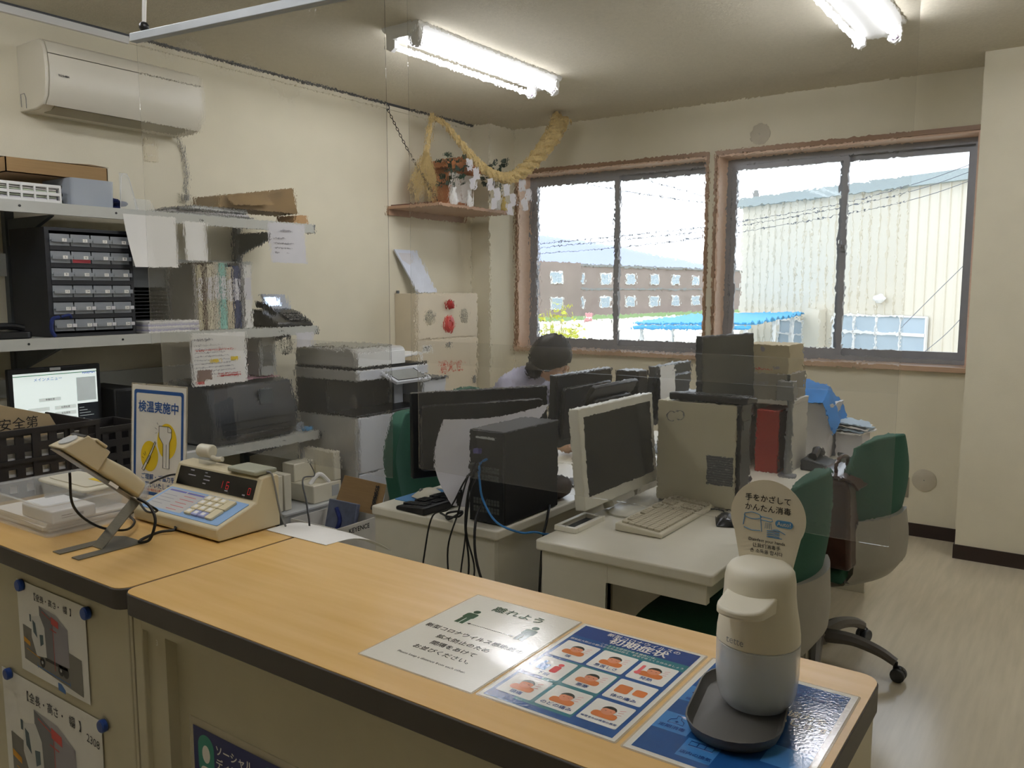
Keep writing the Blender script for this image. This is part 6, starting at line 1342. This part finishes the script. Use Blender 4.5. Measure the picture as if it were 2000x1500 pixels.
# ================================================================== PERSON
t = thing('person', 'person with short dark hair and lavender-grey top bent over a desk', 'person', (-2.57, 3.57, 0))
def skin(name, verts, edges, m, root=0, sub=2):
    me = bpy.data.meshes.new(name); me.from_pydata([v[:3] for v in verts], edges, []); me.materials.append(m)
    o = bpy.data.objects.new(name, me); COL.objects.link(o); o.parent = t
    sk = o.modifiers.new('skin', 'SKIN'); sk.use_smooth_shade = True
    for i, v in enumerate(verts):
        d_ = me.skin_vertices[0].data[i]; r_ = v[3]; d_.radius = (r_, r_) if not isinstance(r_, tuple) else r_; d_.use_root = i == root
    sb = o.modifiers.new('sub', 'SUBSURF'); sb.levels = sub; sb.render_levels = sub
    for p in me.polygons: p.use_smooth = True
    return o
vb = [(0, 0, .56, .13), (.02, 0, .70, .135), (.06, 0, .86, .15), (.11, 0, 1.005, .145), (.19, 0, 1.06, .08), (.24, 0, 1.085, .055), (.27, 0, 1.11, .06),
      (.12, .17, 1.0, .068), (.25, .22, .85, .045), (.42, .17, .745, .036), (.12, -.17, 1.0, .068), (.25, -.22, .85, .045), (.42, -.17, .745, .036),
      (.08, .10, .545, .095), (.42, .12, .55, .07), (.44, .12, .10, .05), (.08, -.10, .545, .095), (.42, -.12, .55, .07), (.44, -.12, .10, .05),
      (.56, .12, .05, .035), (.56, -.12, .05, .035)]
eb = [(0, 1), (1, 2), (2, 3), (3, 4), (4, 5), (5, 6), (3, 7), (7, 8), (8, 9), (3, 10), (10, 11), (11, 12), (0, 13), (13, 14), (14, 15), (0, 16), (16, 17), (17, 18), (15, 19), (18, 20)]
body = skin('body', vb, eb, SHIRT)
HC = V((.30, 0, 1.15)); HR = Matrix.Rotation(.75, 4, 'Z') @ Matrix.Rotation(.5, 4, 'Y')
b = B(); b.T = Matrix.Translation(HC) @ HR
b.ball((0, 0, 0), (.088, .072, .108), 24); b.ball((.045, 0, -.06), (.045, .05, .05), 16); b.ball((.093, 0, -.012), (.016, .013, .024), 10)
for s_ in (-1, 1): b.ball((-.005, s_ * .074, -.01), (.018, .008, .028), 10)
b.o('head', SKIN, t)
b = B(); b.T = Matrix.Translation(HC) @ HR
for s_ in (-1, 1): b.ball((.076, s_ * .03, .012), (.010, .011, .007), 8)
b.o('eyes', INK, t)
b = B(); b.T = Matrix.Translation(HC) @ HR; b.ball((.082, 0, -.058), (.008, .02, .005), 8); b.o('mouth', mat('lips', '#a5655a', .5), t)
b = B(); b.T = Matrix.Translation(HC) @ HR
def hr(u, v):
    th = 2 * PI * u; ph = PI * (.02 + .70 * v); cut = max(0, math.cos(th)); ph *= (1 - .42 * cut)
    k = 1 + .03 * math.sin(th * 9 + v * 11)
    return (-.008 + .102 * k * math.sin(ph) * math.cos(th), .090 * k * math.sin(ph) * math.sin(th), .006 + .118 * k * math.cos(ph))
b.sheet(hr, 36, 18, .012); b.ball((-.035, 0, .0), (.075, .082, .10), 20); b.ball((-.05, 0, -.08), (.05, .06, .06), 16); b.o('hair', HAIR, t)
for sg in (-1, 1):
    w0 = V((.44, sg * .165, .738)); hv = [(*w0, .03), (*(w0 + V((.05, -.005 * sg, .0))), .034), (*(w0 + V((.085, -.008 * sg, -.003))), .03)]; he = [(0, 1), (1, 2)]
    for k, (dy, ln) in enumerate(((-.027, .06), (-.009, .072), (.009, .068), (.027, .052))):
        i = len(hv); base = w0 + V((.085, dy, -.002)); hv += [(*base, .0095), (*(base + V((ln * .5, dy * .2, .006))), .009), (*(base + V((ln, dy * .3, -.010))), .0075)]; he += [(2, i), (i, i + 1), (i + 1, i + 2)]
    i = len(hv); hv += [(*(w0 + V((.035, -sg * .035, 0))), .0105), (*(w0 + V((.065, -sg * .058, -.004))), .0095), (*(w0 + V((.088, -sg * .06, -.01))), .008)]; he += [(1, i), (i, i + 1), (i + 1, i + 2)]
    skin('hand', hv, he, SKIN, 0, 1)
for sg in (-1, 1):
    b = B(); b.prism(rr(-.05 + .44, sg * .12 - .045, .66, sg * .12 + .045, .035), 0, .055); b.o('shoe', BLACK, t, bevel=.015, seg=3)
    hv = [(.09, sg * .10, .545, .098), (.42, sg * .12, .55, .073), (.44, sg * .12, .10, .053)]; skin('trouser_leg', hv, [(0, 1), (1, 2)], TROUS, 0, 1)

flush_text()
